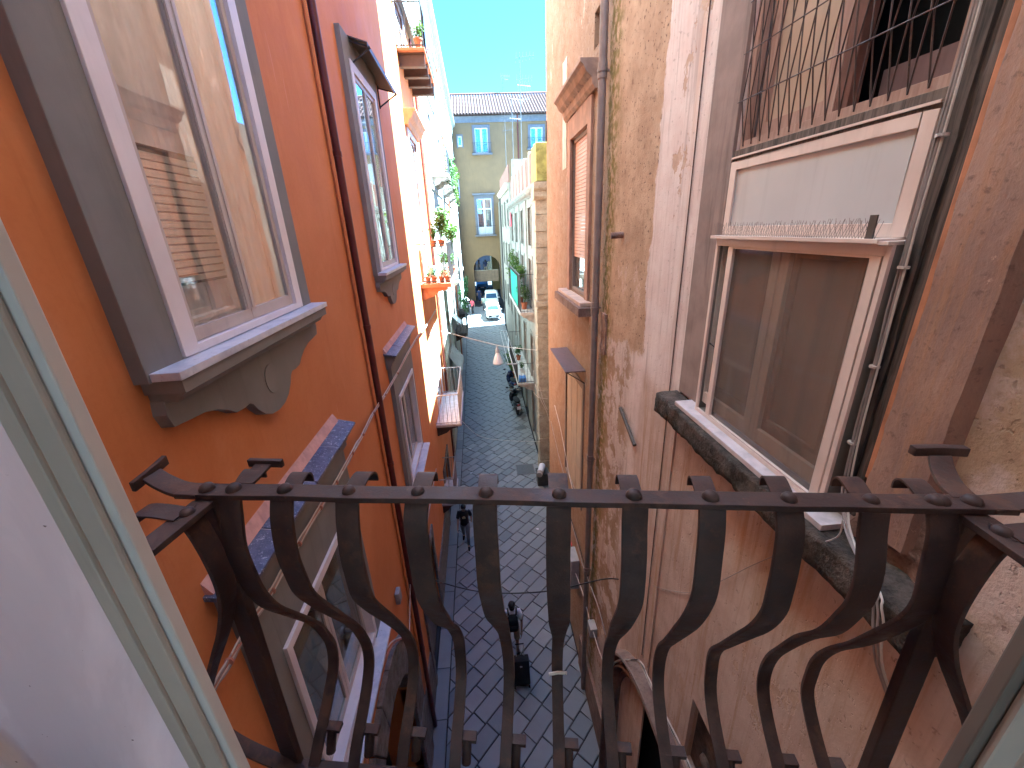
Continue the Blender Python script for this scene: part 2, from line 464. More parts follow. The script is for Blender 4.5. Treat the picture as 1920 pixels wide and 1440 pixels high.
def make_leaf(name, a, b):
    g = G(name, 0.5, 0.3)
    n = g.noise(6, 3); 
    g.col(g.mix(g.mr(n, 0.3, 0.7), a, b))
    g.p.inputs['Subsurface Weight'].default_value = 0.0
    tr = g.nt.nodes.new('ShaderNodeBsdfTranslucent'); g.put(tr.inputs[0], g.mix(0.5, a, b))
    mx = g.nt.nodes.new('ShaderNodeMixShader'); mx.inputs[0].default_value = 0.35
    g.link(g.p.outputs[0], mx.inputs[1]); g.link(tr.outputs[0], mx.inputs[2])
    g.link(mx.outputs[0], g.nt.nodes['Material Output'].inputs[0])
    return g.m

ORANGE = make_orange(); PEEL = make_peeling(); SLATE = make_slate(); BASALT = make_basalt(); RUST = make_rust(); MARBLE = make_marble()
GREY = plain('grey_stucco', (0.225, 0.218, 0.208), 0.8, 0.10, 2.0, 0.25, 90, dirt=0.12)
WHITE = plain('pinkish_white_paint', (0.80, 0.74, 0.74), 0.45, 0.05, 3.0, 0.08, 80, dirt=0.10)
CREAM = plain('cream_window_paint', (0.56, 0.49, 0.44), 0.4, 0.06, 4.0, 0.06, 60, dirt=0.12)
ALU = plain('beige_pink_aluminium', (0.74, 0.60, 0.53), 0.4, 0.06, 4.0, 0.05, 60, dirt=0.12, spec=0.5)
TAUPE = plain('taupe_aluminium', (0.21, 0.18, 0.155), 0.45, 0.06, 4, 0.05, dirt=0.1)
REDPIPE = plain('dark_red_paint', (0.115, 0.026, 0.022), 0.4, 0.15, 8, 0.1, dirt=0.15)
ZINC = plain('grey_brown_pipe_paint', (0.27, 0.205, 0.175), 0.5, 0.12, 6, 0.1, dirt=0.3)
HOOD = plain('brown_sheet_metal', (0.105, 0.085, 0.072), 0.5, 0.2, 5, 0.15, dirt=0.3, metal=0.2)
PURPLE = plain('oxidised_sheet', (0.17, 0.125, 0.125), 0.45, 0.2, 6, 0.15, dirt=0.3, metal=0.3)
BLACK = plain('dark_interior', (0.010, 0.009, 0.009), 0.95, 0.1, dirt=0)  # near-black colour stands for the unlit depth behind openings
DARKROOM = plain('dim_room', (0.035, 0.028, 0.024), 0.95, 0.1, dirt=0)  # room darkness put into the colour of shallow back planes
BLIND = plain('cream_roller_slat', (0.74, 0.68, 0.56), 0.5, 0.08, 5, 0.05, dirt=0.15)
PEACHBLIND = plain('faded_peach_slat', (0.62, 0.36, 0.26), 0.5, 0.08, 5, 0.05, dirt=0.2)
CURTAIN = plain('white_curtain', (0.74, 0.73, 0.74), 0.9, 0.08, 3, 0.1, dirt=0.05)
BROWNCLOTH = plain('brown_curtain', (0.38, 0.30, 0.245), 0.95, 0.1, 2, 0.1, dirt=0.05)
WOOD = make_wood('weathered_dark_wood', (0.045, 0.034, 0.029), (0.16, 0.122, 0.10))
WOODP = make_wood('pink_painted_wood', (0.40, 0.26, 0.21), (0.52, 0.37, 0.30))
TAUPEWOOD = make_wood('taupe_painted_wood', (0.24, 0.19, 0.16), (0.32, 0.26, 0.22))
LEDGE = make_stone('blackened_stone', (0.030, 0.025, 0.022), (0.135, 0.105, 0.085), (0.016, 0.013, 0.011), 7, 1.4)
PIPERNO = make_stone('grey_lava_stone', (0.15, 0.14, 0.14), (0.27, 0.26, 0.265), (0.08, 0.075, 0.08), 6, 0.7)
TUFF = make_stone('brown_tuff', (0.33, 0.29, 0.22), (0.50, 0.45, 0.35), (0.18, 0.155, 0.11), 3, 1.3)
BROWNST = make_stone('brown_moulded_stone', (0.20, 0.135, 0.11), (0.31, 0.22, 0.18), (0.10, 0.07, 0.06), 4, 0.5)
RUBBLE = make_stone('crumbling_render', (0.20, 0.12, 0.09), (0.36, 0.24, 0.19), (0.08, 0.05, 0.04), 6, 1.3)
BROWNPL = None
GLASS = glassmat('window_glass', tint=(0.97, 0.98, 0.98), through=1.0, refl=0.07, dirt=0.07, fk=1.5)
GLASS2 = glassmat('greenish_dusty_glass', (0.55, 0.62, 0.56), 0.10, 0.03, dirt=0.16)
BRGLASS = glassmat('brown_dusty_glass', (0.86, 0.82, 0.80), 0.02, 0.06, fk=1.0, dirt=0.42, through=0.98, film=(0.52, 0.48, 0.44), even=0.10, cloudy=True)
FGLASS = plain('frosted_grey_glass', (0.54, 0.53, 0.53), 0.35, 0.05, 1.5, 0.05, 40, dirt=0.10, spec=0.5)
BLUEGLASS = glassmat('pale_blue_glass', (0.55, 0.75, 0.85), 0.25)
LEAFY = make_leaf('yellow_green_leaf', (0.065, 0.12, 0.02), (0.12, 0.17, 0.028))  # yellower green for some of the bushes
LEAFG = make_leaf('green_leaf', (0.045, 0.09, 0.022), (0.085, 0.135, 0.03))
LEAFD = make_leaf('dark_leaf', (0.03, 0.08, 0.025), (0.07, 0.14, 0.04))
TERRA = plain('terracotta', (0.36, 0.125, 0.06), 0.8, 0.12, 8, 0.2, dirt=0.2)
IRON = plain('dark_balcony_iron', (0.05, 0.048, 0.05), 0.5, 0.2, 10, 0.2, dirt=0.2)
GALV = plain('pale_grey_iron', (0.36, 0.35, 0.36), 0.45, 0.1, 8, 0.1, dirt=0.2)
CABLEG = plain('dusty_grey_cable', (0.34, 0.29, 0.27), 0.6, 0.15, 8, 0.05, dirt=0.1)
CABLEW = plain('off_white_cable', (0.62, 0.56, 0.50), 0.5, 0.1, 8, 0.05, dirt=0.1)
CABLER = plain('pinkish_copper_cable', (0.48, 0.22, 0.16), 0.5, 0.15, 8, 0.05, dirt=0.1)
CABLEK = plain('black_cable', (0.03, 0.03, 0.032), 0.5, 0.1, dirt=0)

# ------------------------------------------------------------------ ground and street
def gz(y):
    """height of the street: level under the camera, climbing towards the arch"""
    pts = [(-400, -H), (22, -H), (30, -10.75), (44, -9.25), (50, -8.72), (56, -8.5), (400, -8.5)]
    for (a, za), (b, zb) in zip(pts, pts[1:]):
        if y <= b: return lerp(za, zb, (y - a) / (b - a))
    return pts[-1][1]
YS = [-40, -6, 0, 6, 12, 17, 22, 24, 26, 28, 30, 33, 36, 40, 44, 47, 50, 53, 56, 70, 120, 500]
mb = MB()
for a, b in zip(YS, YS[1:]):
    za, zb = gz(a) - 0.045, gz(b) - 0.045
    xl = 500 if b <= -6 or a >= 70 else 60
    mb.quad((-xl, a, za), (xl, a, za), (xl, b, zb), (-xl, b, zb))
GROUNDM = plain('street_dirt', (0.05, 0.05, 0.055), 0.9, 0.2, 2, 0.3, dirt=0.3, streak=False)
mb.build('ground', GROUNDM, kind='structure')
street = group_root('street', (0, 10, -H), 'structure')
mb = MB()
for a, b in zip([-3] + YS[2:19], YS[2:19] + [62]):
    mb.quad((-1.9, a, gz(a) - 0.03), (3.4, a, gz(a) - 0.03), (3.4, b, gz(b) - 0.03), (-1.9, b, gz(b) - 0.03))
JOINT = plain('dark_joint_dirt', (0.022, 0.022, 0.026), 0.95, 0.2, 6, 0.3, dirt=0.2, streak=False)
mb.build('street_bed', JOINT, street)

def clip(poly, a, b, c):
    """keep the side a*x+b*y<=c"""
    out = []
    for i in range(len(poly)):
        p, q = poly[i], poly[(i + 1) % len(poly)]
        dp, dq = a * p[0] + b * p[1] - c, a * q[0] + b * q[1] - c
        if dp <= 0: out.append(p)
        if (dp < 0 < dq) or (dq < 0 < dp):
            t = dp / (dp - dq); out.append((lerp(p[0], q[0], t), lerp(p[1], q[1], t)))
    return out
def area(p): return 0.5 * abs(sum(p[i][0] * p[(i + 1) % len(p)][1] - p[(i + 1) % len(p)][0] * p[i][1] for i in range(len(p))))
def shrink(p, d):
    cx = sum(q[0] for q in p) / len(p); cy = sum(q[1] for q in p) / len(p); out = []
    n = len(p)
    s = 1 if sum(p[i][0] * p[(i + 1) % n][1] - p[(i + 1) % n][0] * p[i][1] for i in range(n)) > 0 else -1
    for i in range(n):
        a, b, c = Vector(p[i - 1]), Vector(p[i]), Vector(p[(i + 1) % n])
        e1, e2 = (b - a), (c - b)
        if e1.length < 1e-6 or e2.length < 1e-6: out.append(tuple(b)); continue
        e1.normalize(); e2.normalize()
        n1, n2 = Vector((-e1.y, e1.x)) * s, Vector((-e2.y, e2.x)) * s
        m = n1 + n2
        k = max(0.3, 1 + n1.dot(n2))
        out.append(tuple(b + m * d / k))
    return out
rg = random.Random(5)
slabs = []
LW, WW = 0.66, 0.41
ca, sa = math.cos(math.radians(45)), math.sin(math.radians(45))
for r in range(-90, 140):
    off = rg.uniform(0, LW); t = -40.0 + off; k = 0
    while t < 60:
        l = LW * rg.uniform(0.72, 1.2)
        a0, a1, b0, b1 = t, t + l, r * WW, (r + 1) * WW
        t += l
        poly = [(ca * u - sa * v, sa * u + ca * v) for u, v in ((a0, b0), (a1, b0), (a1, b1), (a0, b1))]
        cxm = sum(q[0] for q in poly) / 4; cym = sum(q[1] for q in poly) / 4
        if cym < 3.2 or cym > 50 or cxm < -2.4 or cxm > 3.6: continue
        xr = 2.08 if cym < 12.3 else (2.9 if cym < 17 else 2.55)
        poly = clip(clip(poly, -1, 0, 1.50), 1, 0, xr)
        if len(poly) < 3 or area(poly) < 0.01: continue
        slabs.append((cym, poly))
slabs.sort(key=lambda s: s[0])
def slab_mesh(mb, poly, c, dz, tilt):
    P = shrink(poly, 0.009 + rg.uniform(0, 0.006)); Q = shrink(P, 0.012)
    f = lambda q, z: (q[0], q[1], gz(q[1]) + z + dz + tilt[0] * (q[0] - c[0]) + tilt[1] * (q[1] - c[1]))
    n = len(P)
    mb.add([f(q, -0.03) for q in P] + [f(q, -0.008) for q in P] + [f(q, 0.0) for q in Q],
           [tuple(range(2 * n, 3 * n))] + [(i, (i + 1) % n, n + (i + 1) % n, n + i) for i in range(n)] + [(n + i, n + (i + 1) % n, 2 * n + (i + 1) % n, 2 * n + i) for i in range(n)])
rest = MB()
for i, (cym, poly) in enumerate(slabs):
    c = (sum(q[0] for q in poly) / len(poly), sum(q[1] for q in poly) / len(poly))
    mb = MB() if i < 290 else rest
    slab_mesh(mb, poly, c, rg.uniform(-0.006, 0.006), (rg.uniform(-0.012, 0.012), rg.uniform(-0.012, 0.012)))
    if i < 290:
        o = mb.build('paving_stone', BASALT, street)
rest.build('far_paving_stones', BASALT, street, kind='stuff')
# kerb strip along the left houses
y = 3.0
while y < 48:
    l = rg.uniform(0.9, 1.4)
    a, b = y + 0.008, y + l - 0.008
    mb = MB().prism([(-1.86, a, gz(a) - 0.03), (-1.515, a, gz(a) - 0.03), (-1.515, a, gz(a) + 0.03), (-1.86, a, gz(a) + 0.035)], (0, b - a, gz(b) - gz(a)))
    mb.build('kerb_stone', BASALT, street, bevel=0.012)
    y += l

# ------------------------------------------------------------------ wall with rectangular openings, on a plane X = const
def wall(parent, X, y0, y1, z0, z1, holes, mat, back, name='wall', bevel=0.0):
    """front skin plus the reveals of its openings; back = how far the reveals go in (signed)"""
    ys = sorted({y0, y1, *[h[0] for h in holes], *[h[1] for h in holes]})
    zs = sorted({z0, z1, *[h[2] for h in holes], *[h[3] for h in holes]})
    mb = MB()
    for a, b in zip(ys, ys[1:]):
        for c, d in zip(zs, zs[1:]):
            if any(h[0] - 1e-6 <= a and b <= h[1] + 1e-6 and h[2] - 1e-6 <= c and d <= h[3] + 1e-6 for h in holes): continue
            mb.quad((X, a, c), (X, b, c), (X, b, d), (X, a, d))
    for a, b, c, d in holes:
        X2 = X + back
        mb.quad((X, a, c), (X2, a, c), (X2, a, d), (X, a, d)); mb.quad((X, b, c), (X, b, d), (X2, b, d), (X2, b, c))
        mb.quad((X, a, d), (X2, a, d), (X2, b, d), (X, b, d)); mb.quad((X, a, c), (X, b, c), (X2, b, c), (X2, a, c))
    # the house body behind the skin
    Xb = X + back * 1.001; Xc = X + (9 if back > 0 else -9)
    mb.quad((Xb, y0, z0), (Xb, y1, z0), (Xb, y1, z1), (Xb, y0, z1))
    for yy in (y0, y1): mb.quad((X, yy, z0), (Xc, yy, z0), (Xc, yy, z1), (X, yy, z1))
    mb.quad((X, y0, z1), (Xc, y0, z1), (Xc, y1, z1), (X, y1, z1)); mb.quad((Xc, y0, z0), (Xc, y1, z0), (Xc, y1, z1), (Xc, y0, z1))
    return mb.build(name, mat, parent)
def frame_yz(x0, x1, y0, y1, z0, z1, w, wb=None, wt=None):
    """a rectangular frame lying in a plane X = const, butted at its corners"""
    wb = w if wb is None else wb; wt = w if wt is None else wt
    mb = MB()
    mb.box(x0, x1, y0, y0 + w, z0, z1); mb.box(x0, x1, y1 - w, y1, z0, z1)
    if wb: mb.box(x0, x1, y0 + w, y1 - w, z0, z0 + wb)
    if wt: mb.box(x0, x1, y0 + w, y1 - w, z1 - wt, z1)
    return mb
# ------------------------------------------------------------------ orange house on the left
XW, XG = -1.87, -1.79
orange = thing('orange_house', (-4, 9, -H), 'orange plastered house with grey stone window surrounds and slate-topped cornices', 'house')
ORANGE_END = 18.9
openings = []
TALL = [(2.19, True), (7.70, True)]              # grey surrounds of the upper windows, near edge
for y0, _ in TALL: openings.append((y0 + 0.30, y0 + 2.08, -0.62, 2.62))
LOW = [2.20, 7.62]
for y0 in LOW: openings.append((y0 + 0.28, y0 + 2.08, -5.22, -3.12))
openings += [(14.75, 16.6, -1.5, 2.9), (14.7, 16.4, -6.5, -3.6), (14.7, 16.5, 4.96, 6.4)]
openings += [(3.0, 5.4, -H - 0.1, -6.94), (7.6, 9.6, -H - 0.1, -8.2), (13.9, 15.6, -H - 0.1, -8.9)]
wall(orange, XW, -2.0, ORANGE_END, -H - 0.1, 6.6, openings, ORANGE, -0.7)
BOUNCEPL = plain('cream_bounce_plaster', (0.70, 0.66, 0.58), 0.85, 0.06, 2, 0.3, dirt=0.1)
bx(XW - 9, XW, -2.0, ORANGE_END, 6.61, 12.4).build('bounce_storey', BOUNCEPL, orange)  # unseen storey added to bounce neutral sunlight down into the alley
bx(XW, XW + 0.18, -2.0, ORANGE_END, 6.5, 6.75).build('bounce_storey_cornice', GREY, orange)

def tall_window(y0, first, lab):
    y1 = y0 + 2.33
    mb = MB()
    mb.box(XW - 0.05, XG, y0, y0 + 0.30, -0.70, 2.95); mb.box(XW - 0.05, XG, y1 - 0.25, y1, -0.70, 2.95)
    mb.box(XW - 0.05, XG, y0 + 0.30, y1 - 0.25, 2.62, 2.95)
    w = mb.build('window', GREY, orange, bevel=0.006, label=lab)
    # outer timber frame, standing a little proud of the stucco
    a, b = y0 + 0.30, y1 - 0.25
    f = frame_yz(XW - 0.10, XG + 0.018, a, b, -0.64, 2.62, 0.135, 0.05, 0.14)
    f.build('frame', WHITE, w, bevel=0.005)
    mid = (a + b) / 2
    for k, (p, q) in enumerate(((a + 0.138, mid - 0.004), (mid + 0.004, b - 0.138))):
        s = frame_yz(XG - 0.052, XG - 0.012, p, q, -0.585, 2.475, 0.062, 0.085, 0.07)
        s.box(XG - 0.016, XG - 0.002, p + 0.012, p + 0.05, -0.5, 2.4) if k else s.box(XG - 0.016, XG - 0.002, q - 0.05, q - 0.012, -0.5, 2.4)
        s.build('sash', CREAM, w, bevel=0.004)
        bx(XG - 0.032, XG - 0.027, p + 0.060, q - 0.060, -0.502, 2.407).build('pane', GLASS, w)
    # room behind: back wall, curtain, half-lowered roller blind
    rm = MB(); X2 = XW - 0.62
    rm.quad((X2, a, -0.62), (X2, b, -0.62), (X2, b, 2.6), (X2, a, 2.6))
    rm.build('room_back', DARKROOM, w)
    if first:
        z = -0.24
        bx(XW - 0.062, XW - 0.056, a + 0.25, mid + 0.02, -0.26, 0.56).build('blind_gap_dark', DARKROOM, w)  # dark sheet added so the gaps between slats read as shade
        for i in range(16):
            bx(XW - 0.05, XW - 0.038, a + 0.26, mid + 0.0, z, z + 0.036).build('blind_slat', BLIND, w); z += 0.048
        c = MB()
        for i in range(40):
            ya, yb = lerp(a, b, i / 40), lerp(a, b, (i + 1) / 40)
            xa, xb = XW - 0.085 + 0.012 * math.sin(i * 1.1), XW - 0.085 + 0.012 * math.sin((i + 1) * 1.1)
            c.quad((xa, ya, -0.6), (xb, yb, -0.6), (xb, yb, 2.6), (xa, ya, 2.6))
        c.build('curtain', CURTAIN, w, smooth='all')
        for p in (a + 0.42, a + 0.68): bx(XW - 0.12, XW - 0.09, p, p + 0.05, -0.6, -0.28).build('inner_bar', CURTAIN, w)
    else:
        c = MB()
        for i in range(40):
            ya, yb = lerp(a, b, i / 40), lerp(a, b, (i + 1) / 40)
            xa, xb = XW - 0.36 + 0.03 * math.sin(i * 1.3), XW - 0.36 + 0.03 * math.sin((i + 1) * 1.3)
            c.quad((xa, ya, -0.6), (xb, yb, -0.6), (xb, yb, 2.6), (xa, ya, 2.6))
        c.build('curtain', CURTAIN, w, smooth='all')
    # marble sill, moulding and scrolled apron
    bx(XW, -1.635, y0 + 0.02, y1 + 0.02, -0.695, -0.648).build('sill', MARBLE, w, bevel=0.004)
    mm = MB(); mm.box(XW - 0.02, -1.652, y0 + 0.04, y1 - 0.0, -0.775, -0.699)
    prof = [(XW - 0.02, -0.778), (-1.668, -0.778), (-1.70, -0.80), (-1.72, -0.83), (XW - 0.02, -0.845)]
    mm.prism([(x, y0 + 0.06, z) for x, z in prof], (0, y1 - y0 - 0.08, 0))
    mm.build('sill_moulding', GREY, w, bevel=0.003)
    cy = (y0 + y1) / 2 + 0.03
    half = [(1.14, -0.82), (1.155, -0.90), (1.13, -0.985), (1.0, -1.00), (0.86, -1.015), (0.74, -1.05), (0.64, -1.10), (0.56, -1.155), (0.46, -1.165), (0.385, -1.16),
            (0.345, -1.185), (0.30, -1.25), (0.22, -1.325), (0.12, -1.37), (0.0, -1.385)]
    poly = [(XW - 0.02, cy + d, z) for d, z in half] + [(XW - 0.02, cy - d, z) for d, z in reversed(half[:-1])]
    MB().prism(poly, (XG - 0.004 - XW + 0.02, 0, 0)).build('apron', GREY, w, bevel=0.004)
    dsc = MB(); ring = [(XG - 0.006, cy + 0.105 * math.cos(t * math.pi / 14), -1.095 + 0.125 * math.sin(t * math.pi / 14)) for t in range(28)]
    dsc.prism(ring, (0.010, 0, 0)); dsc.build('medallion', GREY, w, bevel=0.003)
    return w
w1 = tall_window(2.19, True, 'tall two-sash window with lowered cream roller blind and scrolled grey apron')
w2 = tall_window(7.70, False, 'tall two-sash window under a brown sheet metal hood')
# sheet-metal hood over the second window
b0 = Vector(onx(641, 62, XW)); f0 = Vector(ony(688, 78, b0.y))
L = 2.55
hd = MB()
th = Vector((0.0, 0, -0.02))
A, B = Vector((XW, b0.y, b0.z)), Vector((f0.x, b0.y, f0.z))
d = Vector((0, L, 0))
hd.add([A, B, B + d, A + d, A + th, B + th, B + d + th, A + d + th], [(0, 1, 2, 3), (7, 6, 5, 4), (0, 4, 5, 1), (1, 5, 6, 2), (2, 6, 7, 3), (3, 7, 4, 0)])
hd.box(B.x - 0.012, B.x, B.y, B.y + L, B.z - 0.075, B.z - 0.018)
hood = hd.build('hood', HOOD, w2, label='brown sheet metal rain hood')
for yy in (b0.y + 0.06, b0.y + L - 0.12):
    br = MB()
    br.tube([(XW, yy, b0.z - 0.06), (B.x + 0.02, yy, B.z - 0.05)], 0.014); br.tube([(XW, yy, b0.z - 0.42), (B.x + 0.03, yy, B.z - 0.06)], 0.014); br.tube([(XW + 0.012, yy, b0.z), (XW + 0.012, yy, b0.z - 0.44)], 0.014)
    br.build('hood_bracket', IRON, w2)

MORTAR = plain('grey_mortar', (0.42, 0.40, 0.42), 0.9, 0.15, 12, 0.3, dirt=0.2)
PINKMORT = plain('pink_mortar', (0.62, 0.36, 0.30), 0.9, 0.12, 9, 0.3, dirt=0.2)
def low_window(y0, lab):
    y1 = y0 + 2.34
    mb = MB()
    mb.box(XW - 0.05, XG, y0, y0 + 0.28, -5.36, -2.44); mb.box(XW - 0.05, XG, y1 - 0.26, y1, -5.36, -2.44)
    mb.box(XW - 0.05, XG, y0 + 0.28, y1 - 0.26, -3.12, -2.44)
    w = mb.build('window', GREY, orange, bevel=0.006, label=lab)
    # moulded cornice under the slates
    prof = [(XW - 0.02, -2.135), (-1.665, -2.175), (-1.665, -2.215), (-1.69, -2.225), (-1.69, -2.255), (-1.715, -2.275), (-1.745, -2.31), (-1.755, -2.36), (-1.775, -2.37), (-1.775, -2.435), (XW - 0.02, -2.435)]
    MB().prism([(x, y0 - 0.06, z) for x, z in prof], (0, y1 - y0 + 0.16, 0)).build('cornice', GREY, w, bevel=0.003)
    n = 4
    for i in range(n):
        p, q = lerp(y0 - 0.13, y1 + 0.15, i / n), lerp(y0 - 0.13, y1 + 0.15, (i + 1) / n)
        z1, z2 = -2.085 + rg.uniform(-.006, .006), -2.145 + rg.uniform(-.006, .006)
        s = MB().prism([(XW - 0.02, p + 0.008, z1), (-1.635, p + 0.008, z2), (-1.635, p + 0.008, z2 - 0.026), (XW - 0.02, p + 0.008, z1 - 0.04)], (0, q - p - 0.016, 0))
        s.build('slate_tile', SLATE, w, bevel=0.003)
        mo = MB().prism([(XW - 0.02, q - 0.007, z1 - 0.004), (-1.66, q - 0.007, z2 - 0.002), (-1.66, q - 0.007, z2 - 0.02), (XW - 0.02, q - 0.007, z1 - 0.03)], (0, 0.014, 0)); mo.build('mortar_joint', MORTAR, w)
    MB().prism([(XW, y0 - 0.1, -2.0), (XW + 0.055, y0 - 0.1, -2.095), (XW, y0 - 0.1, -2.1)], (0, y1 - y0 + 0.2, 0)).build('mortar_fillet', PINKMORT, w)
    a, b = y0 + 0.28, y1 - 0.26
    frame_yz(XW - 0.08, XG + 0.03, a, b, -5.22, -3.12, 0.075, 0.07, 0.09).build('frame', WHITE, w, bevel=0.005)
    mid = (a + b) / 2
    for p, q in ((a + 0.078, mid - 0.004), (mid + 0.004, b - 0.078)):
        frame_yz(XW - 0.06, XW - 0.005, p, q, -5.147, -3.215, 0.06, 0.08, 0.06).build('sash', CREAM, w, bevel=0.004)
        bx(XW - 0.03, XW - 0.024, p + 0.058, q - 0.058, -5.07, -3.273).build('pane', GLASS2, w)
    bx(XW, -1.62, y0 - 0.02, y1 + 0.02, -5.40, -5.355).build('sill', MARBLE, w, bevel=0.004)
    X2 = XW - 0.62
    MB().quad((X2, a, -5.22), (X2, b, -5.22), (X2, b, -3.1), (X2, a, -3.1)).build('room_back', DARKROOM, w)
    return w
lw1 = low_window(LOW[0], 'grey framed window with white frame and dusty greenish panes under slate cornice')
lw2 = low_window(LOW[1], 'grey framed window under slate cornice beside the dark red pipe')
# rain pipe and the thin painted conduit next to it
pp = MB(); yp = 6.47 * XW / -1.84 * 0.985
xp = XW + 0.075
pp.cyl((xp, yp, -H), (xp, yp, 6.4), 0.052, n=14)
pipe = pp.build('rain_pipe', REDPIPE, orange, smooth=True, label='dark red rain pipe')
for z in (3.6, 1.05, -1.35, -3.85, -6.2, -8.6):
    c = MB(); c.cyl((xp, yp, z - 0.03), (xp, yp, z + 0.03), 0.060, n=14); c.box(XW - 0.01, xp, yp - 0.012, yp + 0.012, z - 0.012, z + 0.012)
    c.build('pipe_collar', REDPIPE, pipe, smooth=True)
ci = MB(); ci.cyl((XW + 0.03, yp - 0.135, -8.6), (XW + 0.03, yp - 0.135, 6.4), 0.026, n=8)
ci.build('conduit', ORANGE, orange, smooth=True)

# stone arch of the shop at street level
cy, cz, ri, ro = 4.2, -8.15, 1.2, 1.86
nv = 11
for i in range(nv):
    t0, t1 = math.pi * i / nv + 0.006, math.pi * (i + 1) / nv - 0.006
    P = [(cy + ri * math.cos(t0), cz + ri * math.sin(t0)), (cy + ro * math.cos(t0), cz + ro * math.sin(t0)), (cy + ro * math.cos((t0 + t1) / 2), cz + ro * math.sin((t0 + t1) / 2)),
         (cy + ro * math.cos(t1), cz + ro * math.sin(t1)), (cy + ri * math.cos(t1), cz + ri * math.sin(t1)), (cy + ri * math.cos((t0 + t1) / 2), cz + ri * math.sin((t0 + t1) / 2))]
    MB().prism([(XW - 0.2, y, z) for y, z in P], (0.2 + 0.09 + rg.uniform(-.012, .012), 0, 0)).build('voussoir', PIPERNO, orange, bevel=0.015)
for s in (-1, 1):
    z = -H
    while z < cz - 0.05:
        h = min(0.62, cz - z)
        bx(XW - 0.2, XW + 0.085 + rg.uniform(-.01, .01), cy + s * ri, cy + s * ro, z + 0.006, z + h - 0.006).build('jamb_stone', PIPERNO, orange, bevel=0.015)
        z += h
def spandrels(mb, X, cy, cz, r, ztop, depth, n=20):
    for i in range(n):
        t0, t1 = math.pi * i / n, math.pi * (i + 1) / n
        p, q = (cy + r * math.cos(t0), cz + r * math.sin(t0)), (cy + r * math.cos(t1), cz + r * math.sin(t1))
        mb.quad((X, p[0], p[1]), (X, q[0], q[1]), (X, q[0], ztop), (X, p[0], ztop)); mb.quad((X, p[0], p[1]), (X + depth, p[0], p[1]), (X + depth, q[0], q[1]), (X, q[0], q[1]))
    return mb
spandrels(MB(), XW, cy, cz, ri, -6.94, -0.68).build('arch_soffit', PIPERNO, orange)
MB().quad((XW - 0.66, cy - ri, -H), (XW - 0.66, cy + ri, -H), (XW - 0.66, cy + ri, -6.95), (XW - 0.66, cy - ri, -6.95)).build('shop_black_backing', BLACK, orange)
bx(XW - 0.02, XW + 0.0, cy - ri, cy + ri, cz - 0.35, cz - 0.30).build('transom_bar', IRON, orange)
# the other street-level shops: stone jambs with rolled shutters
SHUT = plain('grey_shop_shutter', (0.16, 0.155, 0.16), 0.5, 0.15, 8, 0.1, dirt=0.4, metal=0.3)
for (a, b, zt) in ((7.6, 9.6, -8.2), (13.9, 15.6, -8.9)):
    frame_yz(XW - 0.1, XW + 0.05, a - 0.22, b + 0.22, -H, zt + 0.25, 0.22, 0, 0.25).build('shop_surround', PIPERNO, orange, bevel=0.012)
    for k in range(14):
        z = -H + 0.02 + k * (zt + H) / 14
        bx(XW - 0.16 - 0.02 * (k % 2), XW - 0.12, a, b, z, z + (zt + H) / 14 - 0.012).build('shutter_slat', SHUT, orange)
bx(XW - 0.02, XW + 0.035, 5.75 + 0.35, 7.36, -H, -9.9).build('plinth', PIPERNO, orange, bevel=0.01)
bx(XW - 0.02, XW + 0.035, 9.85, 13.66, -H, -9.9).build('plinth', PIPERNO, orange, bevel=0.01)

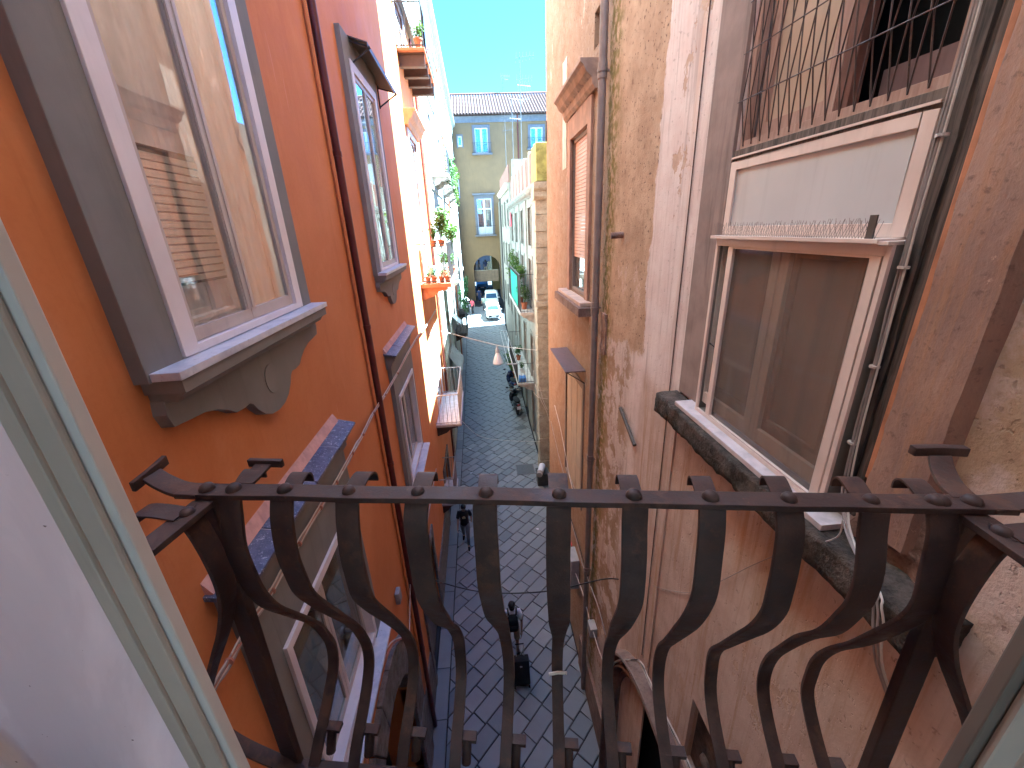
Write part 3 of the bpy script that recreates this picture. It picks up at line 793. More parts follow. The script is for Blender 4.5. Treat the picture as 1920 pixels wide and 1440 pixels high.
# ------------------------------------------------------------------ balconies
def baluster_mesh(h, r, mat, name='baluster'):
    return MB().cyl((0, 0, 0), (0, 0, h), r, n=6).mesh(name, mat)
def balcony(parent, side, Xw, Xo, y0, y1, z, h, slab_mat, iron, lab, th=0.10, step=0.13, corbels=3, corbel_mat=None, mid=False, planks=0, beam=False):
    """side +1: hangs on a wall at Xw and reaches out to Xo"""
    if planks:
        part = bx(Xw, Xo, y0, y1, z - th, z - 0.03).build('balcony', iron, parent, label=lab)
        for i in range(planks):
            a, b = lerp(Xw, Xo, i / planks), lerp(Xw, Xo, (i + 1) / planks)
            g = 0.008 * (1 if b > a else -1)
            bx(a + g, b - g, y0 + 0.02, y1 - 0.02, z - 0.03, z + rg.uniform(0, 0.006)).build('marble_plank', slab_mat, part, bevel=0.004)
    else:
        part = bx(Xw, Xo, y0, y1, z - th, z).build('balcony', slab_mat, parent, bevel=0.012, label=lab)
    cm = corbel_mat or slab_mat
    for i in range(corbels):
        yc = lerp(y0 + 0.25, y1 - 0.25, i / max(1, corbels - 1))
        if beam:
            c = MB(); c.box(Xw, Xo + (Xw - Xo) * 0.06, yc - 0.10, yc + 0.10, z - th - 0.03, z - th - 0.002); c.box(Xw, Xo + (Xw - Xo) * 0.06, yc - 0.03, yc + 0.03, z - th - 0.30, z - th - 0.03); c.box(Xw, Xo + (Xw - Xo) * 0.04, yc - 0.10, yc + 0.10, z - th - 0.34, z - th - 0.30)
        else:
            w = Xo - Xw
            pr = [(Xw, z - th - 0.002), (Xw + w * 0.86, z - th - 0.002), (Xw + w * 0.84, z - th - 0.10), (Xw + w * 0.55, z - th - 0.16), (Xw + w * 0.38, z - th - 0.30), (Xw, z - th - 0.42)]
            c = MB().prism([(x, yc - 0.10, zz) for x, zz in pr], (0, 0.20, 0))
        c.build('corbel', cm, part, bevel=0.006)
    e = 0.04 * (1 if Xo > Xw else -1); r = 0.016
    rail = MB(); xo = Xo - e
    for zz in (z + h,) + ((z + h * 0.5,) if mid else ()) + (z + 0.06,):
        rail.box(xo - r, xo + r, y0 + 0.03, y1 - 0.03, zz - r * 0.7, zz + r * 0.7)
        for yy in (y0 + 0.04, y1 - 0.04): rail.box(Xw, xo - math.copysign(r, e), yy - r, yy + r, zz - r * 0.7, zz + r * 0.7)
    rail.build('rail', iron, part)
    bm_ = baluster_mesh(h, 0.008, iron)
    n = max(2, int((y1 - y0 - 0.08) / step))
    for i in range(n + 1): inst('baluster', bm_, part, (xo, lerp(y0 + 0.045, y1 - 0.045, i / n), z))
    n = max(2, int(abs(xo - Xw) / step))
    for yy in (y0 + 0.04, y1 - 0.04):
        for i in range(1, n): inst('baluster', bm_, part, (lerp(Xw, xo, i / n), yy, z))
    return part
SALMON = plain('salmon_slab_plaster', (0.50, 0.21, 0.12), 0.85, 0.15, 5, 0.4, 30, dirt=0.3, streak=False)
UMBER = plain('dark_brown_beam_paint', (0.075, 0.05, 0.045), 0.6, 0.15, 5, 0.2, dirt=0.2)
MARBP = plain('white_marble_plank', (0.60, 0.60, 0.66), 0.4, 0.10, 6, 0.1, dirt=0.2)
bal_up = balcony(orange, 1, XW, -1.07, 14.5, 17.7, 4.98, 1.05, SALMON, IRON, 'high balcony on dark steel beams with blue-grey screen', 0.07, 0.14, 4, UMBER, beam=True)
bal_pl = balcony(orange, 1, XW, -0.88, 13.65, 17.9, -1.56, 1.22, SALMON, IRON, 'crumbling salmon balcony crowded with potted plants', 0.13, 0.17, 3)
bal_lo = balcony(orange, 1, XW, -0.96, 13.32, 16.5, -6.5, 1.13, MARBP, GALV, 'balcony floored with white marble planks', 0.10, 0.13, 2, UMBER, planks=5)
bal_l2 = balcony(orange, 1, XW, -1.34, 12.4, 14.0, -9.22, 1.0, MARBP, GALV, 'small low balcony with marble planks above the shop', 0.10, 0.13, 2, UMBER, planks=3)
SCREEN = plain('blue_grey_screen_cloth', (0.06, 0.085, 0.17), 0.8, 0.1, 6, 0.1, dirt=0.1)
scr = MB()
for i in range(30):
    ya, yb = lerp(14.8, 17.6, i / 30), lerp(14.8, 17.6, (i + 1) / 30)
    xa, xb = -1.05 + 0.012 * math.sin(i * 1.4), -1.05 + 0.012 * math.sin((i + 1) * 1.4)
    scr.quad((xa, ya, 5.0), (xb, yb, 5.0), (xb, yb, 6.9), (xa, ya, 6.9))
scr.build('screen', SCREEN, bal_up, smooth='all')
# French windows behind the balconies
def french(parent, X, s, y0, y1, z0, z1, frame, pane, lab, leafs=2, surround=None, sw=0.14, solid=0.25):
    """X wall plane, s = +1 when the wall faces +X"""
    if surround is None: surround = frame
    w = frame_yz(X - 0.03 * s, X + 0.04 * s, y0 - sw, y1 + sw, z0, z1 + sw, sw, 0, sw).build('french_window', surround, parent, bevel=0.006, label=lab)
    m = (y0 + y1) / 2
    for p, q in ((y0 + 0.01, m - 0.004), (m + 0.004, y1 - 0.01)):
        f = frame_yz(X - 0.09 * s, X - 0.04 * s, p, q, z0 + 0.01, z1 - 0.01, 0.08, 0.12 + solid, 0.09)
        zt = lerp(z0, z1, 0.74); f.box(X - 0.085 * s, X - 0.045 * s, p + 0.08, q - 0.08, zt, zt + 0.06)
        f.build('leaf', frame, w, bevel=0.004)
        bx(X - 0.068 * s, X - 0.062 * s, p + 0.078, q - 0.078, z0 + 0.128 + solid, zt).build('pane', pane, w)
        bx(X - 0.068 * s, X - 0.062 * s, p + 0.078, q - 0.078, zt + 0.06, z1 - 0.098).build('pane', pane, w)
    Xb = X - 0.5 * s
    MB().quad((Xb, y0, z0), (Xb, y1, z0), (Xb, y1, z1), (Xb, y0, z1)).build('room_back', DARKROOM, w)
    return w
fw = french(orange, XW, 1, 14.75, 16.6, -1.5, 2.9, WHITE, BLUEGLASS, 'tall pale French window behind the plant balcony')
# moulded hood over it
pr = [(XW - 0.02, 3.46), (-1.50, 3.46), (-1.50, 3.42), (-1.56, 3.36), (-1.62, 3.25), (-1.72, 3.16), (-1.76, 3.05), (XW - 0.02, 3.05)]
MB().prism([(x, 14.3, z) for x, z in pr], (0, 2.75, 0)).build('hood', plain('pale_orange_moulding', (0.60, 0.33, 0.18), 0.8, 0.1, 4, 0.2, dirt=0.2), fw, bevel=0.004)
french(orange, XW, 1, 14.7, 16.4, -6.5, -3.6, WHITE, GLASS2, 'French window behind the marble plank balcony')
french(orange, XW, 1, 14.7, 16.5, 4.96, 6.4, WHITE, GLASS2, 'French window behind the high balcony')
# thin red pipe at the far end of the house
MB().cyl((XW + 0.05, 17.95, -H), (XW + 0.05, 17.95, 6.4), 0.04, n=8).build('thin_pipe', REDPIPE, orange, smooth=True)
# ------------------------------------------------------------------ tall peeling house on the right
XR = 2.1
def make_choc():
    g = G('chocolate_plaster', 0.8, 0.25)
    a = g.noise(1.6, 7, 0.7, g.map((1, 1, 0.5))); st = g.noise(1.0, 6, 0.65, g.map((14, 14, 0.6)), 0.4); f = g.noise(26, 6, 0.65)
    c = g.mix(g.mr(a, 0.35, 0.62), (0.23, 0.145, 0.12), (0.37, 0.23, 0.17))
    c = g.mix(g.math('MULTIPLY', g.mr(st, 0.48, 0.68), 0.7), c, (0.36, 0.20, 0.12)); c = g.mix(g.math('MULTIPLY', g.mr(f, 0.55, 0.72), 0.6), c, (0.10, 0.06, 0.05))
    c = g.mix(g.mr(g.noise(5, 7, 0.7), 0.66, 0.70), c, (0.50, 0.33, 0.25))
    g.col(c); g.bump(a, 0.5, 0.03); g.bump(f, 0.6, 0.008); g.bump(st, 0.3, 0.01); return g.m
tall = thing('tall_peeling_house', (6, 0, -H), 'tall house of peeling pink and ochre plaster with a long rain pipe', 'house')
TALL_END = 12.45
oph = [(1.92, 3.48, 0.50, 2.9), (1.95, 3.45, -1.62, -0.10), (7.95, 9.30, -1.35, 1.62), (8.0, 9.65, -6.3, -3.3), (7.30, 7.82, 2.60, 3.08),
       (1.8, 4.8, -H - 0.1, -6.58), (1.30, 2.86, -6.15, -5.06)]
wall(tall, XR, -2.0, TALL_END, -H - 0.1, 12.4, oph, PEEL, 0.7)
GBROWN = plain('grey_brown_plaster', (0.29, 0.215, 0.19), 0.85, 0.18, 3, 0.4, 40, dirt=0.35)
CHOC = make_choc()
EDGEOR = plain('bare_orange_edge', (0.42, 0.19, 0.10), 0.9, 0.25, 6, 0.6, 25, dirt=0.4)
# flat band on the far side of the window bay, thin pink pier beyond it
bx(XR - 0.03, XR + 0.02, 3.485, 3.90, -1.70, 12.3).build('plaster_band', GBROWN, tall, bevel=0.006)
pier = MB()
n = 130
zs = [lerp(-11.0, 12.3, i / n) for i in range(n + 1)]
ed = [4.93 + 0.09 * mnoise.noise(Vector((0, 3, z * 0.7))) + 0.05 * mnoise.noise(Vector((1, 2, z * 3.1))) + 0.02 * mnoise.noise(Vector((5, 2, z * 9))) for z in zs]
for i in range(n):
    a, b, c, d = (XR - 0.016, 3.90, zs[i]), (XR - 0.016, ed[i], zs[i]), (XR - 0.016, ed[i + 1], zs[i + 1]), (XR - 0.016, 3.90, zs[i + 1])
    pier.quad(a, b, c, d); pier.quad(b, (XR + 0.01, ed[i], zs[i]), (XR + 0.01, ed[i + 1], zs[i + 1]), c)
    pier.quad(a, d, (XR + 0.01, 3.90, zs[i + 1]), (XR + 0.01, 3.90, zs[i]))
pier.build('plaster_pier', PEEL, tall)
# dark weathered boards and the chocolate pilaster on the near side
for i, (a, b, x) in enumerate(((1.865, 1.915, XR - 0.005), (1.815, 1.86, XR - 0.035), (1.775, 1.81, XR - 0.02), (1.735, 1.77, XR - 0.05))):
    MB().rbox(x, XR + 0.08, a, b, -1.62, 3.4, 0.05, 0.005, 6, i).build('weathered_board', WOOD, tall)
pl = MB(); n = 60
zs = [lerp(-1.62, 12.3, (i / n) ** 1.8) for i in range(n + 1)]
def pil(z, k): return 0.012 * mnoise.noise(Vector((k, 1, z * 4))) + 0.006 * mnoise.noise(Vector((k, 7, z * 13)))
R_ = []
for z in zs:
    R_.append([(XR + 0.05, 1.735 + pil(z, 0), z), (XR - 0.055 + pil(z, 9), 1.722 + pil(z, 1), z), (XR - 0.07 + pil(z, 3), 1.69 + pil(z, 4), z), (XR - 0.075 + pil(z, 2), 1.44 + pil(z, 5) * 0.5, z), (XR - 0.01, 1.415 + pil(z, 6) * 0.5, z), (XR + 0.05, 1.41, z)])
R_[0] = [(p[0], p[1], -1.62 + 0.16 * ((p[1] - 1.56) / 0.17) ** 2 + (0.04 if j == 2 else 0)) for j, p in enumerate(R_[0])]
pl.loft(R_); pl.build('pilaster', CHOC, tall, smooth=True)
bx(XR - 0.062, XR - 0.045, 1.70, 1.732, -1.35, 8).build('bare_edge', EDGEOR, tall, bevel=0.006)
MB().rbox(XR - 0.04, XR + 0.06, 1.28, 1.74, -1.80, -1.30, 0.045, 0.03, 9, 3).build('crumbled_patch', RUBBLE, tall, smooth='all')
# --- stone ledge and the window set on it
bay = MB().rbox(1.850, XR + 0.02, 1.14, 3.97, -1.945, -1.735, 0.045, 0.020, 9, 1).build('stone_ledge', LEDGE, tall, smooth='all', label='blackened rough stone ledge under the window')
sill = bx(1.895, XR - 0.02, 1.76, 3.62, -1.732, -1.690)
win = sill.build('window', plain('pinkish_marble', (0.66, 0.56, 0.55), 0.5, 0.10, 9, 0.2, dirt=0.25, streak=False), tall, bevel=0.005, label='aluminium box window with brown glass on the stone ledge')
x0, x1, ya, yb, za, zb = 1.985, XR - 0.002, 1.885, 3.40, -1.687, -0.125
bxm = MB(); bxm.box(x0 + 0.022, x1, ya, ya + 0.02, za, zb - 0.02); bxm.box(x0 + 0.022, x1, yb - 0.02, yb, za, zb - 0.02); bxm.box(x0 + 0.022, x1, ya + 0.02, yb - 0.02, za, za + 0.02)
bxm.build('box_sides', TAUPE, win, bevel=0.002)
frame_yz(x0, x0 + 0.021, ya, yb, za, zb - 0.02, 0.032, 0.03, 0.055).build('frame', ALU, win, bevel=0.002)
lid = MB(); lid.box(x0 - 0.035, x1, ya + 0.05, yb + 0.04, zb - 0.018, zb + 0.004); lid.box(x0 - 0.028, x1, ya - 0.002, ya + 0.05, zb - 0.024, zb - 0.006)
lid.build('lid', ALU, win, bevel=0.002)
frame_yz(x0 + 0.003, x0 + 0.026, ya + 0.045, 3.225, za + 0.034, zb - 0.078, 0.062, 0.012, 0.012).build('sash', ALU, win, bevel=0.002)
frame_yz(x0 + 0.024, x0 + 0.04, 3.195, 3.24, za + 0.034, zb - 0.078, 0.020).build('sash', ALU, win, bevel=0.001)
bx(x0 + 0.030, x0 + 0.034, ya + 0.06, 3.20, za + 0.035, zb - 0.08).build('pane', BRGLASS, win)
# old timber casement inside the box, drawn brown curtain
INSASH = make_wood('pale_taupe_wood', (0.66, 0.58, 0.51), (0.76, 0.68, 0.60))
inn = frame_yz(x0 + 0.050, x0 + 0.085, 1.95, 2.68, -1.60, -0.12, 0.075, 0.10, 0.06)
inn.build('inner_sash', INSASH, win, bevel=0.004)
frame_yz(x0 + 0.068, x0 + 0.09, 2.06, 2.57, -1.42, -0.22, 0.03).build('inner_moulding', TAUPEWOOD, win, bevel=0.006)
inn = frame_yz(x0 + 0.050, x0 + 0.085, 2.69, 3.44, -1.60, -0.12, 0.075, 0.10, 0.06)
inn.build('inner_sash', INSASH, win, bevel=0.004)
frame_yz(x0 + 0.068, x0 + 0.09, 2.80, 3.33, -1.42, -0.22, 0.03).build('inner_moulding', TAUPEWOOD, win, bevel=0.006)
c = MB()
for i in range(48):
    a, b = lerp(1.96, 3.44, i / 48), lerp(1.96, 3.44, (i + 1) / 48)
    f = lambda t: XR + 0.035 + 0.014 * math.sin(t * 9) + 0.008 * math.sin(t * 31)
    c.quad((f(a), a, -1.6), (f(b), b, -1.6), (f(b), b, -0.12), (f(a), a, -0.12))
c.build('curtain', BROWNCLOTH, win, smooth='all')
hk = MB(); hk.tube([(x0 + 0.01, 3.30, -1.02), (x0 - 0.015, 3.27, -1.0), (x0 + 0.01, 3.215, -1.03), (x0 + 0.01, 3.225, -1.16)], 0.005); hk.build('latch', IRON, win)
sk = MB()
rs = random.Random(3)
for i in range(78):
    yy = lerp(1.98, 3.40, i / 77); xx = x0 - 0.01
    for s in (-1, 1):
        sk.tube([(xx, yy, zb + 0.004), (xx + rs.uniform(-.012, .012), yy + s * 0.032 + rs.uniform(-.006, .006), zb + rs.uniform(0.075, 0.105))], 0.0011, 4)
sk.build('spike_strip', plain('thin_steel_wire', (0.25, 0.21, 0.19), 0.4, 0.1, metal=0.6, dirt=0), win, kind='stuff')
bx(x0 - 0.02, x0 - 0.012, 1.985, 2.025, zb + 0.004, zb + 0.115).build('spike_bracket', HOOD, win)
# --- frosted transom above it
tr = frame_yz(XR - 0.03, XR + 0.03, 1.925, 3.478, -0.118, 0.418, 0.075, 0.065, 0.06).build('transom', ALU, tall, bevel=0.003, label='frosted grey transom panel in a beige pink frame')
bx(XR - 0.014, XR - 0.006, 2.0, 3.403, -0.053, 0.358).build('pane', FGLASS, tr)
bx(XR - 0.02, XR + 0.06, 1.925, 3.478, 0.421, 0.498).build('rail', WOOD, tr, bevel=0.003)
bx(XR - 0.034, XR - 0.021, 1.925, 3.478, 0.440, 0.452).build('trim', ALU, tr)
# --- barred window
bw = frame_yz(XR + 0.02, XR + 0.09, 1.92, 3.478, 0.50, 2.9, 0.05, 0.06, 0.05).build('window', WOODP, tall, bevel=0.004, label='old casement behind a rusty zigzag wire grille, one leaf open on a dark room')
fr = frame_yz(XR + 0.10, XR + 0.15, 2.70, 3.42, 0.56, 2.85, 0.09, 0.10, 0.08); fr.build('leaf', WOODP, bw, bevel=0.004)
bx(XR + 0.125, XR + 0.13, 2.78, 3.34, 0.65, 2.78).build('pane', plain('peach_curtain_glass', (0.52, 0.40, 0.30), 0.5, 0.1, 3, 0.05, dirt=0.1), bw)
op = frame_yz(-0.025, 0.025, 0, 0.70, 0.56, 2.85, 0.08, 0.10, 0.08)
a = math.radians(86)
op.v = [(XR + 0.12 + v[1] * math.sin(a) + v[0] * math.cos(a), 1.955 + v[1] * math.cos(a) - v[0] * math.sin(a), v[2]) for v in op.v]
op.build('leaf', WOODP, bw, bevel=0.004)
bx(XR + 0.10, XR + 0.17, 2.60, 2.695, 0.56, 2.85).build('mullion', plain('red_brown_wood', (0.16, 0.075, 0.055), 0.6, 0.2, 6, 0.2, dirt=0.3), bw, bevel=0.004)
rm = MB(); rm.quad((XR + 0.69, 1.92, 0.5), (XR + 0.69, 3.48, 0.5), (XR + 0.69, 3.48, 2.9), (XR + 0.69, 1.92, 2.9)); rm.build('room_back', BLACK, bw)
bx(XR + 0.30, XR + 0.32, 1.93, 2.62, 0.52, 0.76).build('parapet_board', plain('mauve_board', (0.20, 0.13, 0.125), 0.8, 0.1, dirt=0.2), bw)
gb = XR - 0.015
nw, zb0, zt0 = 15, 0.515, 2.75
for i in range(nw):
    yc = lerp(1.97, 3.43, (i + 0.5) / nw); hs = 0.5 * (3.43 - 1.97) / nw
    for s in (-1, 1):
        pts = []; z = zb0; k = 0
        while z <= zt0 + 0.01:
            pts.append((gb - (0.03 if 0 < k else 0.0) + 0.004 * s, yc + s * hs * (0.08 if k % 2 == 0 else 0.92), z)); z += 0.30; k += 1
        MB().tube(pts, 0.0045, 5).build('grille_wire', RUST, bw)
for z in (0.815, 1.115, 1.415, 1.715, 2.015, 2.315):
    MB().tube([(gb - 0.038, 1.93, z), (gb - 0.038, 3.46, z)], 0.004, 5).build('grille_crossbar', RUST, bw)
# --- rain pipe
pm = MB(); yp2 = 6.95; xp2 = XR - 0.10
pm.cyl((xp2, yp2, -H), (xp2, yp2, 12.2), 0.060, n=16)
pipe2 = pm.build('rain_pipe', ZINC, tall, smooth=True, label='long grey brown rain pipe')
for z in (4.5, 2.08, -1.35, -4.4, -7.3):
    c = MB(); c.cyl((xp2, yp2, z - 0.10), (xp2, yp2, z + 0.10), 0.070, n=16); c.cyl((xp2, yp2, z - 0.02), (xp2, yp2, z + 0.02), 0.078, n=16); c.box(xp2, XR + 0.02, yp2 - 0.012, yp2 + 0.012, z - 0.015, z + 0.015)
    c.build('pipe_collar', ZINC, pipe2, smooth=True)
# --- roller-blind window with a carved hood
sw = frame_yz(XR - 0.05, XR + 0.05, 7.72, 9.53, -1.36, 2.0, 0.23, 0, 0.37).build('window', plain('bare_brown_stucco', (0.40, 0.24, 0.17), 0.85, 0.2, 4, 0.5, 30, dirt=0.4), tall, bevel=0.01, label='window with a faded peach roller blind under a moulded hood')
frame_yz(XR + 0.02, XR + 0.08, 7.955, 9.295, -1.34, 1.615, 0.07).build('frame', TAUPEWOOD, sw, bevel=0.004)
z = -0.62
while z < 1.52:
    bx(XR + 0.045, XR + 0.062, 8.03, 9.22, z, z + 0.058).build('blind_slat', PEACHBLIND, sw); z += 0.066
bx(XR + 0.075, XR + 0.08, 8.02, 9.22, -1.28, 1.55).build('pane', GLASS2, sw)
MB().quad((XR + 0.6, 7.95, -1.35), (XR + 0.6, 9.3, -1.35), (XR + 0.6, 9.3, 1.6), (XR + 0.6, 7.95, 1.6)).build('room_back', BLACK, sw)
pr = [(XR + 0.02, 2.42), (XR - 0.30, 2.42), (XR - 0.30, 2.37), (XR - 0.25, 2.33), (XR - 0.20, 2.24), (XR - 0.12, 2.18), (XR - 0.10, 2.08), (XR - 0.055, 2.02), (XR + 0.02, 2.02)]
MB().prism([(x, 7.50, z) for x, z in pr], (0, 2.25, 0)).build('hood', plain('weathered_hood', (0.36, 0.25, 0.19), 0.85, 0.25, 5, 0.4, dirt=0.4, streak=False), sw, bevel=0.006)
for k in range(7):
    yy = lerp(7.68, 9.56, k / 6)
    MB().prism([(XR - 0.25, yy - 0.05, 2.325), (XR - 0.12, yy - 0.05, 2.17), (XR - 0.05, yy - 0.05, 2.17), (XR - 0.05, yy - 0.05, 2.325)], (0, 0.10, 0)).build('bracket', BROWNST, sw, bevel=0.02)
sl = MB(); sl.box(XR - 0.22, XR, 7.55, 9.72, -1.43, -1.365); sl.build('sill', plain('cream_sill', (0.60, 0.45, 0.36), 0.7, 0.15, 6, 0.2, dirt=0.3), sw, bevel=0.006)
sl = MB(); sl.rbox(XR - 0.28, XR + 0.01, 7.42, 9.80, -1.60, -1.437, 0.07, 0.012, 6); sl.build('sill_stone', BROWNST, sw)
# --- shuttered door below with its sheet canopy
sd = frame_yz(XR - 0.03, XR + 0.05, 7.88, 9.78, -6.4, -3.15, 0.12, 0.1, 0.15).build('shutter_door', TAUPEWOOD, tall, bevel=0.006, label='pair of pale beige board shutters under a small sheet canopy')
BEIGE = plain('pale_beige_board', (0.52, 0.44, 0.34), 0.6, 0.1, 5, 0.2, dirt=0.3)
for i in range(6):
    a, b = lerp(8.0, 9.65, i / 6), lerp(8.0, 9.65, (i + 1) / 6)
    bx(XR + 0.0 + 0.004 * (i % 2), XR + 0.04, a + 0.006, b - 0.006, -6.3, -3.3).build('board', BEIGE, sd, bevel=0.004)
nb = Vector(onx(1098, 695, XR)); nf = Vector(ony(1060, 698, nb.y)); fb = Vector(onx(1063, 645, XR))
A, B, dv, th = Vector((XR + 0.01, nb.y, nb.z)), Vector((nf.x, nb.y, nf.z)), Vector((0, fb.y - nb.y, 0)), Vector((0, 0, -0.02))
MB().add([A, B, B + dv, A + dv, A + th, B + th, B + dv + th, A + dv + th], [(0, 1, 2, 3), (7, 6, 5, 4), (0, 4, 5, 1), (1, 5, 6, 2), (2, 6, 7, 3), (3, 7, 4, 0)]).build('canopy', PURPLE, sd)
for yy in (nb.y + 0.05, fb.y - 0.05):
    MB().tube([(XR, yy, nb.z - 0.30), (nf.x + 0.04, yy, nf.z - 0.03)], 0.012).build('canopy_bracket', IRON, sd)
# --- small things fixed in the wall
vb = MB(); vb.quad((XR + 0.3, 7.3, 2.6), (XR + 0.3, 7.82, 2.6), (XR + 0.3, 7.82, 3.08), (XR + 0.3, 7.3, 3.08)); vb.build('vent_black_backing', BLACK, tall)
st = MB(); q = onx(1168, 440, XR); st.cyl((XR + 0.02, q[1], q[2]), (XR - 0.17, q[1] + 0.02, q[2] - 0.01), 0.045, n=12); st.build('clay_spout', RUBBLE, tall, smooth=True)
p0, p1 = onx(1163, 765, XR - 0.05), onx(1190, 835, XR - 0.05)
fg = MB(); fg.tube([p0, p1], 0.028, 10); fg.build('broken_pipe', HOOD, tall, smooth=True)
MB().rbox(XR - 0.03, XR + 0.02, 6.55, 6.80, -2.1, -1.4, 0.06, 0.02, 8, 4).build('broken_plaster', RUBBLE, tall)
MB().rbox(XR - 0.012, XR + 0.02, 9.85, 10.25, 1.2, 3.2, 0.1, 0.006, 4, 8).build('plaster_patch', plain('white_filler', (0.66, 0.60, 0.52), 0.9, 0.15, 5, 0.3, dirt=0.3), tall)
# --- moulded portal
CARVED = make_stone('dark_carved_stone', (0.075, 0.052, 0.044), (0.17, 0.12, 0.10), (0.035, 0.025, 0.022), 6, 0.8)
cy, cz = 3.3, -8.1
def arch_ring(r0, r1, x, name, mat, par, nseg=28, legs=True):
    mb = MB(); R2 = []
    pts = [(math.pi * i / nseg) for i in range(nseg + 1)]
    def sec(yc, zc, dy, dz):
        return [(XR + 0.05, yc + dy * r0, zc + dz * r0), (x, yc + dy * (r0 + 0.02), zc + dz * (r0 + 0.02)), (x - 0.012, yc + dy * (r0 + r1) / 2, zc + dz * (r0 + r1) / 2), (x, yc + dy * (r1 - 0.02), zc + dz * (r1 - 0.02)), (XR + 0.05, yc + dy * r1, zc + dz * r1)]
    if legs: R2.append([(p[0], p[1], -H) for p in sec(cy, cz, 1, 0)])
    for t in pts: R2.append(sec(cy, cz, math.cos(t), math.sin(t)))
    if legs: R2.append([(p[0], p[1], -H) for p in sec(cy, cz, -1, 0)])
    mb.loft(R2); return mb.build(name, mat, par, smooth=True)
po = arch_ring(1.50, 1.60, XR - 0.06, 'portal', BROWNST, tall); po['label'] = 'moulded brown stone portal arch at street level'
arch_ring(1.63, 1.71, XR - 0.15, 'archivolt', BROWNST, po); arch_ring(1.74, 1.79, XR - 0.07, 'archivolt', BROWNST, po); arch_ring(1.82, 1.91, XR - 0.20, 'archivolt', BROWNST, po)
spandrels(MB(), XR, cy, cz, 1.5, -6.58, 0.68).build('soffit', CARVED, po)  # darker stone than the rings, the soffit's shade put into its colour
MB().quad((XR + 0.22, cy - 1.5, -H), (XR + 0.22, cy + 1.5, -H), (XR + 0.22, cy + 1.5, -6.6), (XR + 0.22, cy - 1.5, -6.6)).build('black_backing', BLACK, po)  # black plane set shallow, standing for the portal's unlit depth
bx(XR - 0.07, XR + 0.02, 5.25, 7.6, -H, -10.2).build('plinth', BROWNST, tall, bevel=0.01); bx(XR - 0.07, XR + 0.02, 9.9, TALL_END, -H, -10.2).build('plinth', BROWNST, tall, bevel=0.01)
# carved panel in its recess above the portal
cp = MB(); cp.quad((XR + 0.10, 1.3, -6.15), (XR + 0.10, 2.86, -6.15), (XR + 0.10, 2.86, -5.06), (XR + 0.10, 1.3, -5.06))
cpo = cp.build('carved_panel', CARVED, tall, label='recessed carved stone panel above the portal')
rr = random.Random(9)
for k in range(34):
    yy, zz = rr.uniform(1.4, 2.78), rr.uniform(-6.1, -5.15); s = rr.uniform(0.05, 0.12)
    MB().ball((XR + 0.10, yy, zz), 0.07, s, s * rr.uniform(0.6, 1.5), 8, 6).build('carving', CARVED, cpo, smooth='all')
# rusty anchor at the far corner
MB().tube([(XR - 0.03, 12.3, 2.6), (XR - 0.05, 12.1, 2.35), (XR - 0.02, 12.35, 2.15)], 0.015).build('rusty_anchor', RUST, tall)
# street-level fittings
RED = plain('faded_red_board', (0.42, 0.06, 0.06), 0.6, 0.12, 5, 0.1, dirt=0.3)
bx(XR - 0.10, XR - 0.005, 8.75, 11.6, -8.95, -8.25).build('red_fascia', RED, tall, bevel=0.01)
GBOX = plain('pale_grey_box', (0.42, 0.41, 0.40), 0.5, 0.1, 5, 0.1, dirt=0.2)
bx(XR - 0.22, XR, 7.98, 8.5, -9.0, -8.05).build('meter_box', GBOX, tall, bevel=0.015)
b = bx(XR - 0.16, XR, 6.30, 6.56, -8.62, -8.36).build('junction_box', GBOX, tall, bevel=0.012)
# ------------------------------------------------------------------ foliage
def leaves(mb, c, r, n, size, rs, droop=0.3, long=1.6):
    c = Vector(c)
    for _ in range(n):
        d = Vector((rs.gauss(0, 1), rs.gauss(0, 1), rs.gauss(0, 1))).normalized()
        p = c + Vector((d.x * r[0], d.y * r[1], d.z * r[2])) * (rs.random() ** 0.45)
        a = Vector((rs.gauss(0, 1), rs.gauss(0, 1), rs.gauss(0, 0.6) - droop)).normalized()
        b = a.cross(Vector((rs.gauss(0, 1), rs.gauss(0, 1), rs.gauss(0, 1)))).normalized()
        s = size * rs.uniform(0.6, 1.3); up = a.cross(b) * s * 0.15
        mb.add([p, p + a * s * long * 0.5 + b * s * 0.4 + up, p + a * s * long, p + a * s * long * 0.5 - b * s * 0.4 + up], [(0, 1, 2, 3)])
def spikes(mb, c, n, l, rs, w=0.03):
    c = Vector(c)
    for _ in range(n):
        a = rs.uniform(0, 6.28); t = rs.uniform(0.2, 0.9); s = l * rs.uniform(0.6, 1.1)
        d = Vector((math.cos(a), math.sin(a), 0)); sd = Vector((-d.y, d.x, 0)) * w
        p1 = c + d * s * 0.45 * t + Vector((0, 0, s * 0.75)); p2 = c + d * s * t + Vector((0, 0, s * (0.95 - t * 0.55)))
        mb.add([c - sd * .5, c + sd * .5, p1 + sd, p1 - sd, p2], [(0, 1, 2, 3), (3, 2, 4)])
